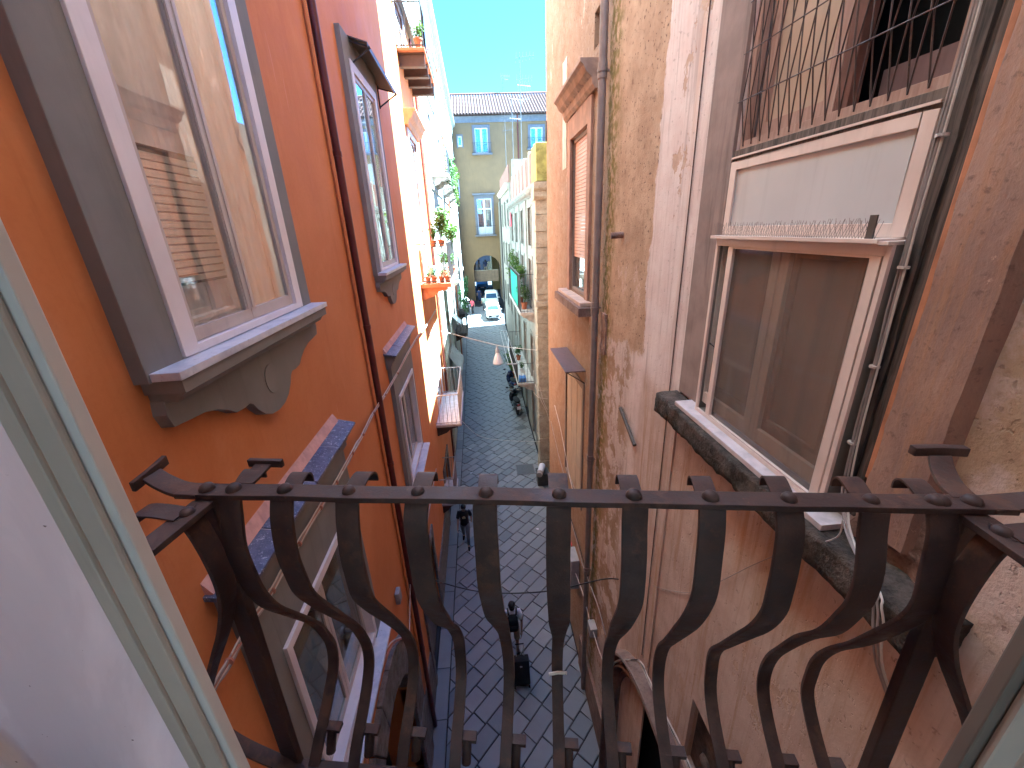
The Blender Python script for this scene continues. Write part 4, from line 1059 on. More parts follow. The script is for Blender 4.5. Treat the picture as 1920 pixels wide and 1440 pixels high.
def potted(c, pr, ph, mat, leaf, label, size, group, seed, n=180, lr=(0.25, 0.25, 0.25), kind='bush', lift=0.15, ls=0.06):
    rs = random.Random(seed)
    t = thing('potted_plant', c, label, 'plant', group)
    x, y, z = c
    MB().lathe([(pr * 0.68, z), (pr * 0.95, z + ph * 0.82), (pr * 1.08, z + ph * 0.82), (pr * 1.08, z + ph), (pr * 0.92, z + ph), (pr * 0.86, z + ph * 0.9)], (x, y, 0), 14).build('pot', mat, t, smooth=True)
    f = MB()
    if kind == 'bush':
        for k in range(5):
            p = Vector((x + rs.uniform(-.5, .5) * lr[0], y + rs.uniform(-.5, .5) * lr[1], z + ph + lift + lr[2] * rs.uniform(0.3, 1.3)))
            leaves(f, p, [q * 0.62 for q in lr], n // 5, ls, rs)
            MB().tube([(x, y, z + ph * 0.85), tuple(p)], 0.006, 5).build('stem', LEAFD, t)
    else: spikes(f, (x, y, z + ph * 0.9), n, size, rs)
    f.build('foliage', leaf, t)
    return t

# ------------------------------------------------------------------ pale house beyond the orange one
PALE = plain('pale_house_plaster', (0.42, 0.40, 0.35), 0.85, 0.12, 2, 0.3, 40, dirt=0.25)  # one pale plaster for the whole front
PALETRIM = plain('grey_cornice_plaster', (0.40, 0.40, 0.36), 0.85, 0.12, 3, 0.3, dirt=0.3)
pale = thing('pale_house', (-5, 36, gz(30)), 'long pale plastered house with stone quoins, deep eaves and planted balconies', 'house')
ph_op = []
for y in (22.4, 28.2, 34.0, 40.0, 46.0):
    ph_op += [(y, y + 1.5, 2.65, 5.4), (y, y + 1.5, -2.4, 0.4), (y, y + 1.5, -6.6, -4.2), (y, y + 1.6, -H, -8.1)]
    ph_op += [(y, y + 1.4, 7.0, 8.9)]
wall(pale, XW, ORANGE_END + 0.02, 53.9, -H - 0.3, 11.0, ph_op, PALE, -0.7)
for i in range(34):
    z = -10.9 + i * 0.64; w = 1.5 if i % 2 else 1.15
    if z > 10.3: break
    MB().rbox(XW - 0.02, XW + 0.045, ORANGE_END + 0.03, ORANGE_END + w, z + 0.006, z + 0.632, 0.16, 0.012, 5, i).build('quoin', TUFF, pale)
pr = [(XW - 0.02, 11.3), (-1.42, 11.3), (-1.42, 11.18), (-1.47, 11.08), (-1.56, 10.98), (-1.66, 10.9), (-1.66, 10.72), (-1.76, 10.62), (-1.76, 10.2), (-1.83, 10.1), (XW - 0.02, 10.1)]
MB().prism([(x, ORANGE_END + 0.1, z) for x, z in pr], (0, 53.6 - ORANGE_END, 0)).build('eaves', PALETRIM, pale)
bx(XW, XW + 0.06, 20.6, 53.8, 6.2, 6.45).build('string_course', PALETRIM, pale); bx(XW, XW + 0.06, 20.6, 53.8, 1.9, 2.1).build('string_course', PALETRIM, pale)
MB().cyl((XW + 0.09, 26.6, -10.9), (XW + 0.09, 26.6, 10.9), 0.05, n=8).build('rain_pipe', GALV, pale, smooth=True)
MB().cyl((XW + 0.09, 33.0, -10.0), (XW + 0.09, 33.0, 10.9), 0.05, n=8).build('rain_pipe', TERRA, pale, smooth=True)
k = 0
for y in (22.4, 28.2, 34.0, 40.0, 46.0):
    for z0, z1 in ((2.65, 5.4), (-2.4, 0.4), (-6.6, -4.2)):
        french(pale, XW, 1, y, y + 1.5, z0, z1, WHITE if z0 > 0 else TAUPEWOOD, BLUEGLASS if z0 > -3 else GLASS2, None, surround=PALETRIM)
    w = frame_yz(XW - 0.02, XW + 0.05, y - 0.12, y + 1.52, 6.9, 9.0, 0.12).build('window', PALETRIM, pale)
    bx(XW - 0.07, XW - 0.06, y, y + 1.4, 7.02, 8.9).build('pane', BLUEGLASS, w)
    for k in range(8): bx(XW - 0.30, XW - 0.25, y, y + 1.6, -H + k * 0.38, -H + k * 0.38 + 0.36).build('shutter_slat', SHUT, pale)
STONEB = plain('worn_white_balcony_stone', (0.52, 0.48, 0.43), 0.8, 0.15, 5, 0.4, dirt=0.35, streak=False)
balcony(pale, 1, XW, -1.06, 24.2 - 2.2, 24.6, 2.62, 1.15, STONEB, IRON, 'narrow balcony with railing high on the pale house', 0.14, 0.18, 2)
balcony(pale, 1, XW, -1.06, 27.8, 30.3, 2.62, 1.1, STONEB, IRON, 'balcony overgrown with trailing greenery', 0.14, 0.18, 3)
balcony(pale, 1, XW, -1.1, 33.6, 36.0, 2.62, 1.1, STONEB, IRON, None, 0.14, 0.2, 2)
balcony(pale, 1, XW, -0.95, 21.9, 24.6, -2.4, 1.15, STONEB, IRON, 'balcony hung with blue patterned cloth', 0.14, 0.18, 3)
balcony(pale, 1, XW, -1.0, 27.8, 30.3, -2.4, 1.1, STONEB, IRON, None, 0.14, 0.18, 3)
balcony(pale, 1, XW, -0.98, 27.6, 30.4, -6.6, 1.1, LEDGE, IRON, 'dark old stone balcony on heavy corbels', 0.18, 0.18, 3)
balcony(pale, 1, XW, -1.0, 33.6, 36.2, -6.4, 1.1, LEDGE, IRON, None, 0.18, 0.2, 3)
CANVAS = plain('grey_beige_canvas', (0.40, 0.37, 0.32), 0.9, 0.12, 4, 0.2, dirt=0.35)
def awning(y0, y1, z, out, drop, mat, lab):
    t = thing('shop_awning', (XW, y0, z), lab, 'awning')
    n = 12; mb = MB()
    for i in range(n):
        a, b = i / n, (i + 1) / n
        f = lambda s: (XW + 0.02 + out * s, z - drop * s - 0.05 * math.sin(s * math.pi))
        mb.quad((f(a)[0], y0, f(a)[1]), (f(b)[0], y0, f(b)[1]), (f(b)[0], y1, f(b)[1]), (f(a)[0], y1, f(a)[1]))
    mb.quad((XW + 0.02 + out, y0, z - drop), (XW + 0.02 + out, y0, z - drop - 0.22), (XW + 0.02 + out, y1, z - drop - 0.22), (XW + 0.02 + out, y1, z - drop))
    mb.build('canvas', mat, t, smooth='all')
    for y in (y0 + 0.03, y1 - 0.03): MB().tube([(XW, y, z - drop * 0.9), (XW + out, y, z - drop - 0.02)], 0.012).build('arm', GALV, t)
    return t
awning(21.4, 24.3, -6.35, 0.62, 0.85, CANVAS, 'drooping grey beige canvas awning below the blue cloth balcony')
awning(26.0, 27.4, -5.0, 0.55, 0.6, plain('white_canvas', (0.62, 0.62, 0.60), 0.9, 0.08, 4, 0.2, dirt=0.2), 'small white awning between two corbelled balconies')
# washing and blue cloth hung on the balcony
cl = MB()
for i in range(26):
    for j in range(10):
        f = lambda a, b: (-0.90 + 0.035 * math.sin(a * 23 + b * 3), lerp(22.0, 24.5, a), lerp(-1.15, -3.2, b) - 0.25 * math.sin(a * 9) * b)
        cl.quad(f(i / 26, j / 10), f((i + 1) / 26, j / 10), f((i + 1) / 26, (j + 1) / 10), f(i / 26, (j + 1) / 10))
def cloth_mat():
    g = G('blue_white_patterned_cloth', 0.9, 0.2); v = g.voro(6); n = g.noise(9, 4)
    g.col(g.mix(g.mr(v, 0.25, 0.45), (0.28, 0.42, 0.55), g.mix(n, (0.55, 0.62, 0.68), (0.62, 0.55, 0.5)))); return g.m
tag(cl.build('hanging_cloth', cloth_mat(), origin=(-0.9, 22, -3.2), smooth='all'), 'blue and white patterned cloth hanging over a balcony rail', 'cloth')

# ------------------------------------------------------------------ low house on the right
XQ = 2.62
LOWW = plain('dingy_white_plaster', (0.29, 0.28, 0.25), 0.85, 0.18, 2, 0.3, 40, dirt=0.5)
OLDY = plain('mossy_yellow_plaster', (0.36, 0.34, 0.10), 0.9, 0.25, 4, 0.4, dirt=0.5, streak=False)
low = thing('low_white_house', (5, 24, gz(22)), 'low white house with a rough stone corner pier and a fenced roof terrace', 'house')
lo_op = []
for y in (19.9, 23.2, 26.4, 29.4): lo_op += [(y, y + 1.1, -0.8, 0.9), (y, y + 1.2, -3.85, -1.4), (y, y + 1.2, -7.7, -5.2), (y, y + 1.5, -H, -8.6)]
wall(low, XQ, 17.5, 32.0, -H - 0.1, 1.65, lo_op, LOWW, 0.6)
bx(3.1, 9, 12.5, 17.4, -H, 3.3).build('gap_filler', LOWW, low)  # unseen block filling the gap, sized so its top casts the shadow line
for i in range(22):
    z = -H + i * 0.62
    if z > 1.0: break
    MB().rbox(2.40 + 0.02 * (i % 2), 3.3, 17.05 + 0.03 * (i % 2), 17.75, z + 0.008, z + 0.612, 0.12, 0.018, 5, i * 2.0).build('pier_stone', TUFF, low)
pr = [(17.0, 1.0), (16.9, 1.12), (16.95, 1.3), (16.82, 1.4), (16.82, 1.62), (17.7, 1.62), (17.7, 1.0)]
MB().prism([(2.34, y, z) for y, z in pr], (1.2, 0, 0)).build('pier_capital', TUFF, low)
bx(2.36, 3.4, 16.95, 17.7, -3.1, -2.9).build('string_course', TUFF, low)
bx(2.47, 6, 17.05, 18.4, 1.66, 2.95).build('terrace_block', OLDY, low, bevel=0.02)
MB().prism([(x, 17.78, z) for x, z in [(XQ + 0.02, 1.64), (XQ - 0.26, 1.64), (XQ - 0.26, 1.54), (XQ - 0.18, 1.44), (XQ - 0.10, 1.32), (XQ + 0.02, 1.26)]], (0, 14.2, 0)).build('cornice', LOWW, low)
for k in range(28):
    yy = 17.95 + k * 0.5
    bx(XQ - 0.20, XQ, yy, yy + 0.13, 1.33, 1.50).build('dentil', LOWW, low)
for yy in (21.7, 25.0, 28.0, 31.4): bx(XQ - 0.06, XQ, yy, yy + 0.45, -3.9, 1.26).build('pilaster', LOWW, low, bevel=0.01)
FENCE = plain('brown_fence_panel', (0.22, 0.105, 0.075), 0.7, 0.12, 6, 0.2, dirt=0.2)
POST = plain('cream_post', (0.56, 0.52, 0.40), 0.7, 0.1, 6, 0.2, dirt=0.3)
for k in range(7):
    a = 18.55 + k * 1.75
    bx(XQ - 0.02, XQ + 0.14, a, a + 0.16, 1.66, 3.15).build('terrace_post', POST, low, bevel=0.01)
    for j in range(8): bx(XQ + 0.04, XQ + 0.075, a + 0.17 + j * 0.195, a + 0.17 + j * 0.195 + 0.185, 1.75, 3.05).build('fence_board', FENCE, low)
bx(XQ + 0.2, 7, 31.0, 31.3, 1.66, 4.4).build('terrace_wall', plain('grey_stained_render', (0.36, 0.37, 0.36), 0.9, 0.2, 2, 0.4, dirt=0.5), low)
for y in (19.9, 23.2, 26.4, 29.4):
    w = frame_yz(XQ - 0.04, XQ + 0.03, y - 0.1, y + 1.2, -0.9, 1.0, 0.1).build('window', LOWW, low); bx(XQ + 0.06, XQ + 0.065, y, y + 1.1, -0.8, 0.9).build('pane', GLASS2, w)
    french(low, XQ, -1, y, y + 1.2, -3.85, -1.4, TAUPEWOOD, GLASS2, None, surround=LOWW); french(low, XQ, -1, y, y + 1.2, -7.7, -5.2, TAUPEWOOD, GLASS2, None, surround=LOWW)
    for k in range(8): bx(XQ + 0.1, XQ + 0.14, y, y + 1.5, -H + k * 0.335, -H + k * 0.335 + 0.32).build('shutter_slat', SHUT, low)
bl1 = balcony(low, -1, XQ, 1.93, 19.6, 26.5, -3.85, 1.8, STONEB, IRON, 'long balcony with green screen cloth and bushes', 0.14, 0.16, 4)
bl2 = balcony(low, -1, XQ, 1.72, 20.2, 27.5, -7.75, 1.1, STONEB, IRON, 'low balcony with railing above the parked scooters', 0.12, 0.16, 4)
GREEN = plain('green_screen_cloth', (0.06, 0.28, 0.20), 0.9, 0.12, 4, 0.1, dirt=0.1)
for a, b in ((20.6, 22.3), (22.35, 24.4)):
    g_ = MB()
    for i in range(16):
        p, q = lerp(a, b, i / 16), lerp(a, b, (i + 1) / 16)
        g_.quad((1.93 + 0.012 * math.sin(i), p, -3.7), (1.93 + 0.012 * math.sin(i + 1), q, -3.7), (1.93 + 0.012 * math.sin(i + 1), q, -2.2), (1.93 + 0.012 * math.sin(i), p, -2.2))
    g_.build('screen', GREEN, bl1, smooth='all')
far_r = thing('narrow_grey_house', (5, 37, gz(37)), 'narrow grey house with shuttered windows and a fenced roof past the low white house', 'house')
XF = 2.66
GRW = plain('grey_beige_plaster', (0.27, 0.245, 0.205), 0.85, 0.15, 2, 0.3, dirt=0.5)
fo = [(y, y + 1.1, z, z + 1.9) for y in (33.2, 36.4, 39.6) for z in (-6.5, -3.0, 0.2)]
wall(far_r, XF, 32.05, 42.6, -H, 3.1, fo, GRW, 0.5)
for y, y1, z, z1 in fo:
    w = frame_yz(XF - 0.05, XF + 0.02, y - 0.1, y1 + 0.1, z - 0.1, z1 + 0.1, 0.1).build('window', LOWW, far_r); bx(XF + 0.04, XF + 0.05, y, y1, z, z1).build('pane', GLASS2, w)
for k in range(9): bx(XF, XF + 0.06, 32.3 + k * 1.15, 32.3 + k * 1.15 + 1.08, 3.12, 4.3).build('fence_board', FENCE, far_r)
MB().cyl((XF - 0.10, 41.9, -H), (XF - 0.10, 41.9, 3.0), 0.07, n=8).build('rain_pipe', IRON, far_r, smooth=True)
MB().prism([(x, 32.06, z) for x, z in [(XF + 0.02, 3.1), (XF - 0.3, 3.1), (XF - 0.3, 2.98), (XF - 0.12, 2.7), (XF + 0.02, 2.7)]], (0, 10.6, 0)).build('cornice', TUFF, far_r)

# ------------------------------------------------------------------ yellow palace closing the street
YF = 54.0
YEL = plain('pale_yellow_plaster', (0.20, 0.135, 0.070), 0.85, 0.08, 1.0, 0.25, 30, dirt=0.15)
BLUEGREY = plain('blue_grey_stone_trim', (0.15, 0.15, 0.17), 0.8, 0.1, 3, 0.2, dirt=0.2)
pal = thing('yellow_palace', (2, YF, gz(YF)), 'pale yellow palace with tiled roof and an arched passage closing the street', 'house')
AX0, AX1, AZS, zg = -0.45, 2.98, -4.75, gz(YF)
ac, ar = (AX0 + AX1) / 2, (AX1 - AX0) / 2
def xz_wall(parent, Y, x0, x1, z0, z1, holes, mat, back):
    xs = sorted({x0, x1, *[h[0] for h in holes], *[h[1] for h in holes]}); zs = sorted({z0, z1, *[h[2] for h in holes], *[h[3] for h in holes]})
    mb = MB()
    for a, b in zip(xs, xs[1:]):
        for c, d in zip(zs, zs[1:]):
            if any(h[0] - 1e-6 <= a and b <= h[1] + 1e-6 and h[2] - 1e-6 <= c and d <= h[3] + 1e-6 for h in holes): continue
            mb.quad((a, Y, c), (b, Y, c), (b, Y, d), (a, Y, d))
    for a, b, c, d in holes:
        Y2 = Y + back
        mb.quad((a, Y, c), (a, Y2, c), (a, Y2, d), (a, Y, d)); mb.quad((b, Y, c), (b, Y, d), (b, Y2, d), (b, Y2, c)); mb.quad((a, Y, d), (a, Y2, d), (b, Y2, d), (b, Y, d)); mb.quad((a, Y, c), (b, Y, c), (b, Y2, c), (a, Y2, c))
    return mb
ztop = AZS + ar + 0.02
wins = [(0.75, 2.25, 8.35, 10.95), (7.2, 8.65, 8.7, 10.85), (-1.25, -0.75, 9.1, 10.2), (0.45, 2.25, -0.55, 3.55), (-5.6, -4.1, 8.35, 10.95), (7.2, 8.65, -0.5, 3.4)]
mb = xz_wall(pal, YF, -9, 14, zg - 0.3, 12.1, wins + [(AX0, AX1, zg - 0.3, ztop)], YEL, 0.6)
n = 24
for i in range(n):     # spandrels and soffit of the arch
    t0, t1 = math.pi * i / n, math.pi * (i + 1) / n
    a, b = (ac + ar * math.cos(t0), AZS + ar * math.sin(t0)), (ac + ar * math.cos(t1), AZS + ar * math.sin(t1))
    mb.quad((a[0], YF, a[1]), (b[0], YF, b[1]), (b[0], YF, ztop), (a[0], YF, ztop)); mb.quad((a[0], YF, a[1]), (a[0], YF + 3, a[1]), (b[0], YF + 3, b[1]), (b[0], YF, b[1]))
for x in (AX0, AX1): mb.quad((x, YF + .6, zg - 0.3), (x, YF + 3, zg - 0.3), (x, YF + 3, AZS), (x, YF + .6, AZS))
mb.quad((-9, YF, 12.1), (-9, YF + 14, 12.1), (-9, YF + 14, zg), (-9, YF, zg)); mb.quad((14, YF, 12.1), (14, YF + 14, 12.1), (14, YF + 14, zg), (14, YF, zg))
mb.quad((-9, YF + 0.62, ztop), (14, YF + 0.62, ztop), (14, YF + 0.62, 12.1), (-9, YF + 0.62, 12.1))
mb.build('wall', YEL, pal)
bx(-9, 14, YF - 0.12, YF, 11.45, 12.1).build('frieze', BLUEGREY, pal)
for (x0, x1, z0, z1) in wins:
    sm = (x1 - x0) < 0.8; s = 0.14 if sm else 0.27
    f = MB(); f.box(x0 - s, x0, YF - 0.08, YF + 0.02, z0 - (s if sm else 0), z1 + s); f.box(x1, x1 + s, YF - 0.08, YF + 0.02, z0 - (s if sm else 0), z1 + s); f.box(x0, x1, YF - 0.08, YF + 0.02, z1, z1 + s)
    tall_d = z1 - z0 > 3
    if tall_d: f.box(x0 - 0.45, x1 + 0.45, YF - 0.35, YF, z1 + s + 0.12, z1 + s + 0.3); f.box(x0 - 0.3, x1 + 0.3, YF - 0.15, YF, z1 + s, z1 + s + 0.12)
    w = f.build('window', BLUEGREY, pal, bevel=0.01)
    m = (x0 + x1) / 2
    for a, b in ([(x0, m - 0.01), (m + 0.01, x1)] if not sm else [(x0, x1)]):
        q = MB(); q.box(a, a + 0.11, YF + 0.1, YF + 0.16, z0, z1); q.box(b - 0.11, b, YF + 0.1, YF + 0.16, z0, z1); q.box(a + 0.11, b - 0.11, YF + 0.1, YF + 0.16, z0, z0 + (0.9 if tall_d else 0.2)); q.box(a + 0.11, b - 0.11, YF + 0.1, YF + 0.16, z1 - 0.12, z1)
        if tall_d: q.box(a + 0.11, b - 0.11, YF + 0.1, YF + 0.16, z0 + 2.9, z0 + 3.02)
        q.build('leaf', plain('white_gloss', (0.66, 0.68, 0.74), 0.4, 0.03, dirt=0.05) if 'white_gloss' not in bpy.data.materials else bpy.data.materials['white_gloss'], w)
        bx(a + 0.11, b - 0.11, YF + 0.125, YF + 0.13, z0 + 0.2, z1 - 0.12).build('pane', BLUEGLASS, w)
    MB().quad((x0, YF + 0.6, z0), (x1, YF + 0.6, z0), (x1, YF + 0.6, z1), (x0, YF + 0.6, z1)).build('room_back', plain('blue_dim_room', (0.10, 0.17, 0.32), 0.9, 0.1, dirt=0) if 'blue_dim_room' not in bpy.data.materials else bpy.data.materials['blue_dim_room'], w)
    if not sm:
        bx(x0 - 0.42, x1 + 0.42, YF - 0.55, YF, z0 - 0.18, z0 - 0.02).build('balcony', BLUEGREY, w, bevel=0.01)
        r = MB()
        for zz in (z0 + 1.0, z0 + 0.05):
            r.box(x0 - 0.38, x1 + 0.38, YF - 0.52, YF - 0.49, zz, zz + 0.035)
            for xx in (x0 - 0.38, x1 + 0.35): r.box(xx, xx + 0.03, YF - 0.49, YF, zz, zz + 0.035)
        r.build('rail', IRON, w)
        bm_ = baluster_mesh(1.0, 0.010, IRON); nn = int((x1 - x0 + 0.76) / 0.16)
        for i in range(nn + 1): inst('baluster', bm_, w, (lerp(x0 - 0.36, x1 + 0.36, i / nn), YF - 0.505, z0))
MB().cyl((5.75, YF - 0.12, -8), (5.75, YF - 0.12, 12.1), 0.07, n=8).build('rain_pipe', REDPIPE, pal, smooth=True)
# pantiled roof: one row of cover tiles after another from the eaves to the ridge
ROOFT = plain('faded_roof_tile', (0.125, 0.066, 0.052), 0.85, 0.25, 3, 0.4, dirt=0.4, streak=False)
eY, eZ, rY, rZ = YF - 0.75, 12.25, YF + 6.0, 15.75
sl = Vector((0, rY - eY, rZ - eZ)); nrm = Vector((0, -(rZ - eZ), rY - eY)).normalized()
roof = MB(); roof.add([(-9.5, eY, eZ - 0.12), (14.5, eY, eZ - 0.12), (14.5, rY, rZ - 0.12), (-9.5, rY, rZ - 0.12), (14.5, rY + 7, eZ - 0.3), (-9.5, rY + 7, eZ - 0.3), (-9.5, YF, eZ - 0.16), (14.5, YF, eZ - 0.16)], [(0, 1, 2, 3), (3, 2, 4, 5), (0, 6, 7, 1)])
roof_o = roof.build('roof', plain('shaded_channel_tile', (0.035, 0.02, 0.018), 0.9, 0.2, 3, 0.3, dirt=0.3), pal)  # shade between the cover tiles put into this darker tile colour
tm = MB(); nseg = 14
for k in range(nseg):
    a, b = Vector((0, 0, 0)) + sl * (k / nseg) - nrm * 0.0, sl * ((k + 1.12) / nseg)
    ra, rb = 0.118, 0.092
    R2 = []
    for p, r, lift in ((a, ra, 0.03), (b, rb, -0.01)):
        R2.append([p + Vector((r * math.cos(t * math.pi / 6), 0, 0)) + nrm * (r * math.sin(t * math.pi / 6) * 0.9 + lift) for t in range(7)])
    tm.loft(R2, cap=False); kk = len(tm.v)
tmesh = tm.mesh('tile_row', ROOFT, smooth=True)
x = -9.3
while x < 14.4:
    inst('tile_row', tmesh, roof_o, (x, eY, eZ - 0.1)); x += 0.345
MB().tube([(-9.5, rY, rZ + 0.03), (14.5, rY, rZ + 0.03)], 0.12, 8).build('ridge_tiles', ROOFT, roof_o, smooth=True)
# footbridge inside the passage and the lit wall past it
br = thing('footbridge', (1.3, YF + 2, -6.3), 'brown footbridge crossing inside the arched passage', 'bridge')
BRB = plain('brown_bridge_stone', (0.27, 0.20, 0.14), 0.9, 0.15, 3, 0.4, dirt=0.4)
bx(AX0 - 0.6, AX1 - 0.25, YF + 1.0, YF + 2.6, -6.35, -5.4).build('deck', BRB, br); bx(AX0 - 0.6, AX1 - 0.25, YF + 0.95, YF + 1.05, -5.4, -4.95).build('parapet', BRB, br)
bx(AX0 - 0.6, AX1 - 0.25, YF + 0.90, YF + 1.10, -4.95, -4.87).build('coping', TUFF, br)
bk = thing('ochre_house', (4, YF + 12, zg), 'ochre house seen through the arched passage', 'house')
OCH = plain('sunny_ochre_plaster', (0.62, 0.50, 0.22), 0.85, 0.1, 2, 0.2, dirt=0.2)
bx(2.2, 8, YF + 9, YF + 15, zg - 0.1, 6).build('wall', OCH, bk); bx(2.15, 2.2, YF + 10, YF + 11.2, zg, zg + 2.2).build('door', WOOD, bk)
bk2 = thing('dark_house', (0, YF + 26, zg), 'dark house front far behind the arched passage', 'house')
DKH = plain('shaded_grey_front', (0.10, 0.10, 0.12), 0.9, 0.2, 2, 0.2, dirt=0.3)  # dark grey carries the shade seen beyond the passage
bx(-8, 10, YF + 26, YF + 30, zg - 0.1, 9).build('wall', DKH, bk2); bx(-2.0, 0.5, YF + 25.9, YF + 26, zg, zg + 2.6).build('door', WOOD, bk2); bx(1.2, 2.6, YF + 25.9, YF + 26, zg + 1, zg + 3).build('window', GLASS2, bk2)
cn = thing('corner_house', (5, 50, gz(50)), 'plain grey corner house between the sunny gap and the yellow palace', 'house')
wall(cn, 3.05, 47.2, 53.9, -H, 3.0, [(49.0, 50.2, -2.6, -0.8), (49.0, 50.4, -H, -6.2)], GRW, 0.5)
bx(3.1, 3.11, 49.0, 50.2, -2.6, -0.8).build('pane', GLASS2, cn); bx(3.1, 3.14, 49.0, 50.4, gz(50), -6.2).build('door', WOOD, cn)
# aerials
AERM = plain('weathered_aerial_metal', (0.10, 0.10, 0.11), 0.5, 0.1, dirt=0.1)
def aerial(x, y, z, h, lab, seed):
    rs = random.Random(seed)
    t = thing('roof_aerial', (x, y, z), lab, 'aerial', 'aerials on the roofs')
    MB().cyl((x, y, z), (x + 0.05, y, z + h), 0.022, n=6).build('mast', AERM, t, smooth=True)
    for zz, l in ((h * 0.97, 0.9), (h * 0.8, 0.7)):
        a = rs.uniform(-0.5, 0.5); d = Vector((math.cos(a), math.sin(a), 0)); q = Vector((-d.y, d.x, 0)); c = Vector((x + 0.04, y, z + zz))
        MB().tube([c - d * l * 0.3, c + d * l], 0.012, 5).build('boom', AERM, t)
        for k in range(6):
            p = c + d * l * (k / 5 * 1.2 - 0.25); s = 0.34 - 0.03 * k
            MB().tube([p - q * s * 0.3 + Vector((0, 0, -s)), p + q * s * 0.3 + Vector((0, 0, s))], 0.007, 4).build('element', AERM, t)
    return t
aerial(3.4, 30.0, 1.66, 8.3, 'tall aerial with two combs on the terrace of the low white house', 1)
aerial(3.0, 31.8, 1.66, 6.6, 'shorter aerial mast beside the grey terrace wall', 2)
aerial(3.9, 34.5, 3.1, 7.0, 'thin aerial on the narrow grey house', 3)
aerial(2.9, 37.0, 3.1, 5.2, 'low aerial by the fence boards of the narrow grey house', 4)
aerial(4.7, rY, rZ, 1.9, 'aerial standing on the ridge of the tiled palace roof', 5)
# ------------------------------------------------------------------ our own balcony: wrought-iron railing and door leaves
SU = 1.2
U = Vector((0.9854, -0.17, 0)); V = Vector((0.17, 0.9854, 0))
def loc(u, v, z): return U * (u * SU) + V * (v * SU) + Vector((0, 0, z * SU))
ZR = -0.445
rail_t = thing('balcony_railing', tuple(loc(0.02, 0.56, -1.12)), 'rusty wrought-iron balcony railing with pot-bellied flat bars', 'railing')
UL, UR, VR = -0.655, 0.672, 0.600
def bar(c, du, dv, dz, a): a.obox(c, U * du * SU, V * dv * SU, Vector((0, 0, dz * SU)))
def wob(a, n, amp): return [a + amp * mnoise.noise(Vector((i * 0.37, a, 2))) for i in range(n)]
# top rail, hand forged: slightly uneven
n = 40; R2 = []
for i in range(n + 1):
    u = lerp(UL - 0.055, UR + 0.055, i / n); w = 0.0190 * (1 + 0.05 * mnoise.noise(Vector((u * 9, 0, 0)))); dz = 0.0015 * mnoise.noise(Vector((u * 7, 3, 0))); dv = 0.003 * mnoise.noise(Vector((u * 4, 8, 0)))
    R2.append([loc(u, VR + dv - w, ZR + dz - 0.006), loc(u, VR + dv + w, ZR + dz - 0.006), loc(u, VR + dv + w, ZR + dz + 0.005), loc(u, VR + dv - w, ZR + dz + 0.005)])
MB().loft(R2).build('top_rail', RUST, rail_t, bevel=0.0015)
rb = MB(); bar(loc((UL + UR) / 2, 0.556, -1.25), (UR - UL) / 2 + 0.02, 0.019, 0.010, rb); rb.build('bottom_rail', RUST, rail_t, bevel=0.002)
for s, uc in ((-1, UL), (1, UR)):
    sr = MB(); bar(loc(uc - 0.004 * s, 0.38, ZR - 0.0135), 0.021, 0.20, 0.006, sr); sr.build('side_rail', RUST, rail_t, bevel=0.002)
    sr = MB(); bar(loc(uc - 0.02 * s, 0.33, -1.25), 0.018, 0.205, 0.009, sr); sr.build('side_bottom_rail', RUST, rail_t, bevel=0.002)
    cp = MB(); cp.ribbon([loc(uc - 0.004 * s, 0.586, ZR - 0.008), loc(uc - 0.002 * s, 0.580, -0.75), loc(uc, 0.566, -1.25)], U, 0.040 * SU, 0.020 * SU); cp.build('corner_post', RUST, rail_t, bevel=0.003)
PROF = [(0.588, -0.452), (0.574, -0.49), (0.565, -0.55), (0.563, -0.61), (0.573, -0.665), (0.600, -0.735), (0.645, -0.82), (0.690, -0.905), (0.720, -0.975), (0.728, -1.04), (0.716, -1.105), (0.670, -1.155), (0.60, -1.205), (0.550, -1.25)]
rv_ = MB().lathe([(0.0135, 0), (0.0132, 0.004), (0.010, 0.0095), (0.005, 0.012), (0.0008, 0.0125)], (0, 0, 0), 12).mesh('rivet', RUST, smooth=True)
rp = random.Random(21)
def picket(uc, seed):
    pts = smooth_path([loc(uc + 0.004 * mnoise.noise(Vector((seed, z * 5, 0))), v + rp.uniform(-.004, .004), z + rp.uniform(-.004, .004)) for v, z in PROF], 4)
    mb = MB(); mb.ribbon(pts, U, [SU * (0.043 if i < 22 else max(0.0285, 0.043 - 0.0025 * (i - 22))) for i in range(len(pts))], 0.008 * SU); mb.build('picket', RUST, rail_t, smooth=True, bevel=0.0012)
    # curled tongue reaching out past the rail
    a = rp.uniform(-0.008, 0.008); h = rp.uniform(-0.004, 0.006)
    tg = [loc(uc + a * t, v, z + h * t) for t, v, z in ((0, 0.606, ZR - 0.008), (0.2, 0.626, ZR + 0.000), (0.5, 0.648, ZR + 0.006), (0.8, 0.663, ZR + 0.004), (0.95, 0.671, ZR - 0.006), (1, 0.671, ZR - 0.020))]
    mb = MB(); mb.ribbon(smooth_path(tg, 3), U, 0.036 * SU, 0.0035 * SU); mb.build('curled_tongue', RUST, rail_t, smooth=True)
    p = loc(uc, VR, ZR + 0.0045); inst('rivet', rv_, rail_t, p, (0, 0, rp.uniform(0, 3)), (1.15 * rp.uniform(.9, 1.1),) * 3)
    # stub with a flat cap where the bar comes back to the bottom rail
    st = MB(); q0, q1 = loc(uc + 0.022, 0.60, -1.255), loc(uc + 0.024, 0.626, -1.198)
    st.tube([q0, q1], 0.012 * SU, 10); st.obox(q1, U * 0.024 * SU, V * 0.011 * SU, Vector((0, 0, 0.006 * SU))); st.build('capped_stub', RUST, rail_t, smooth=True)
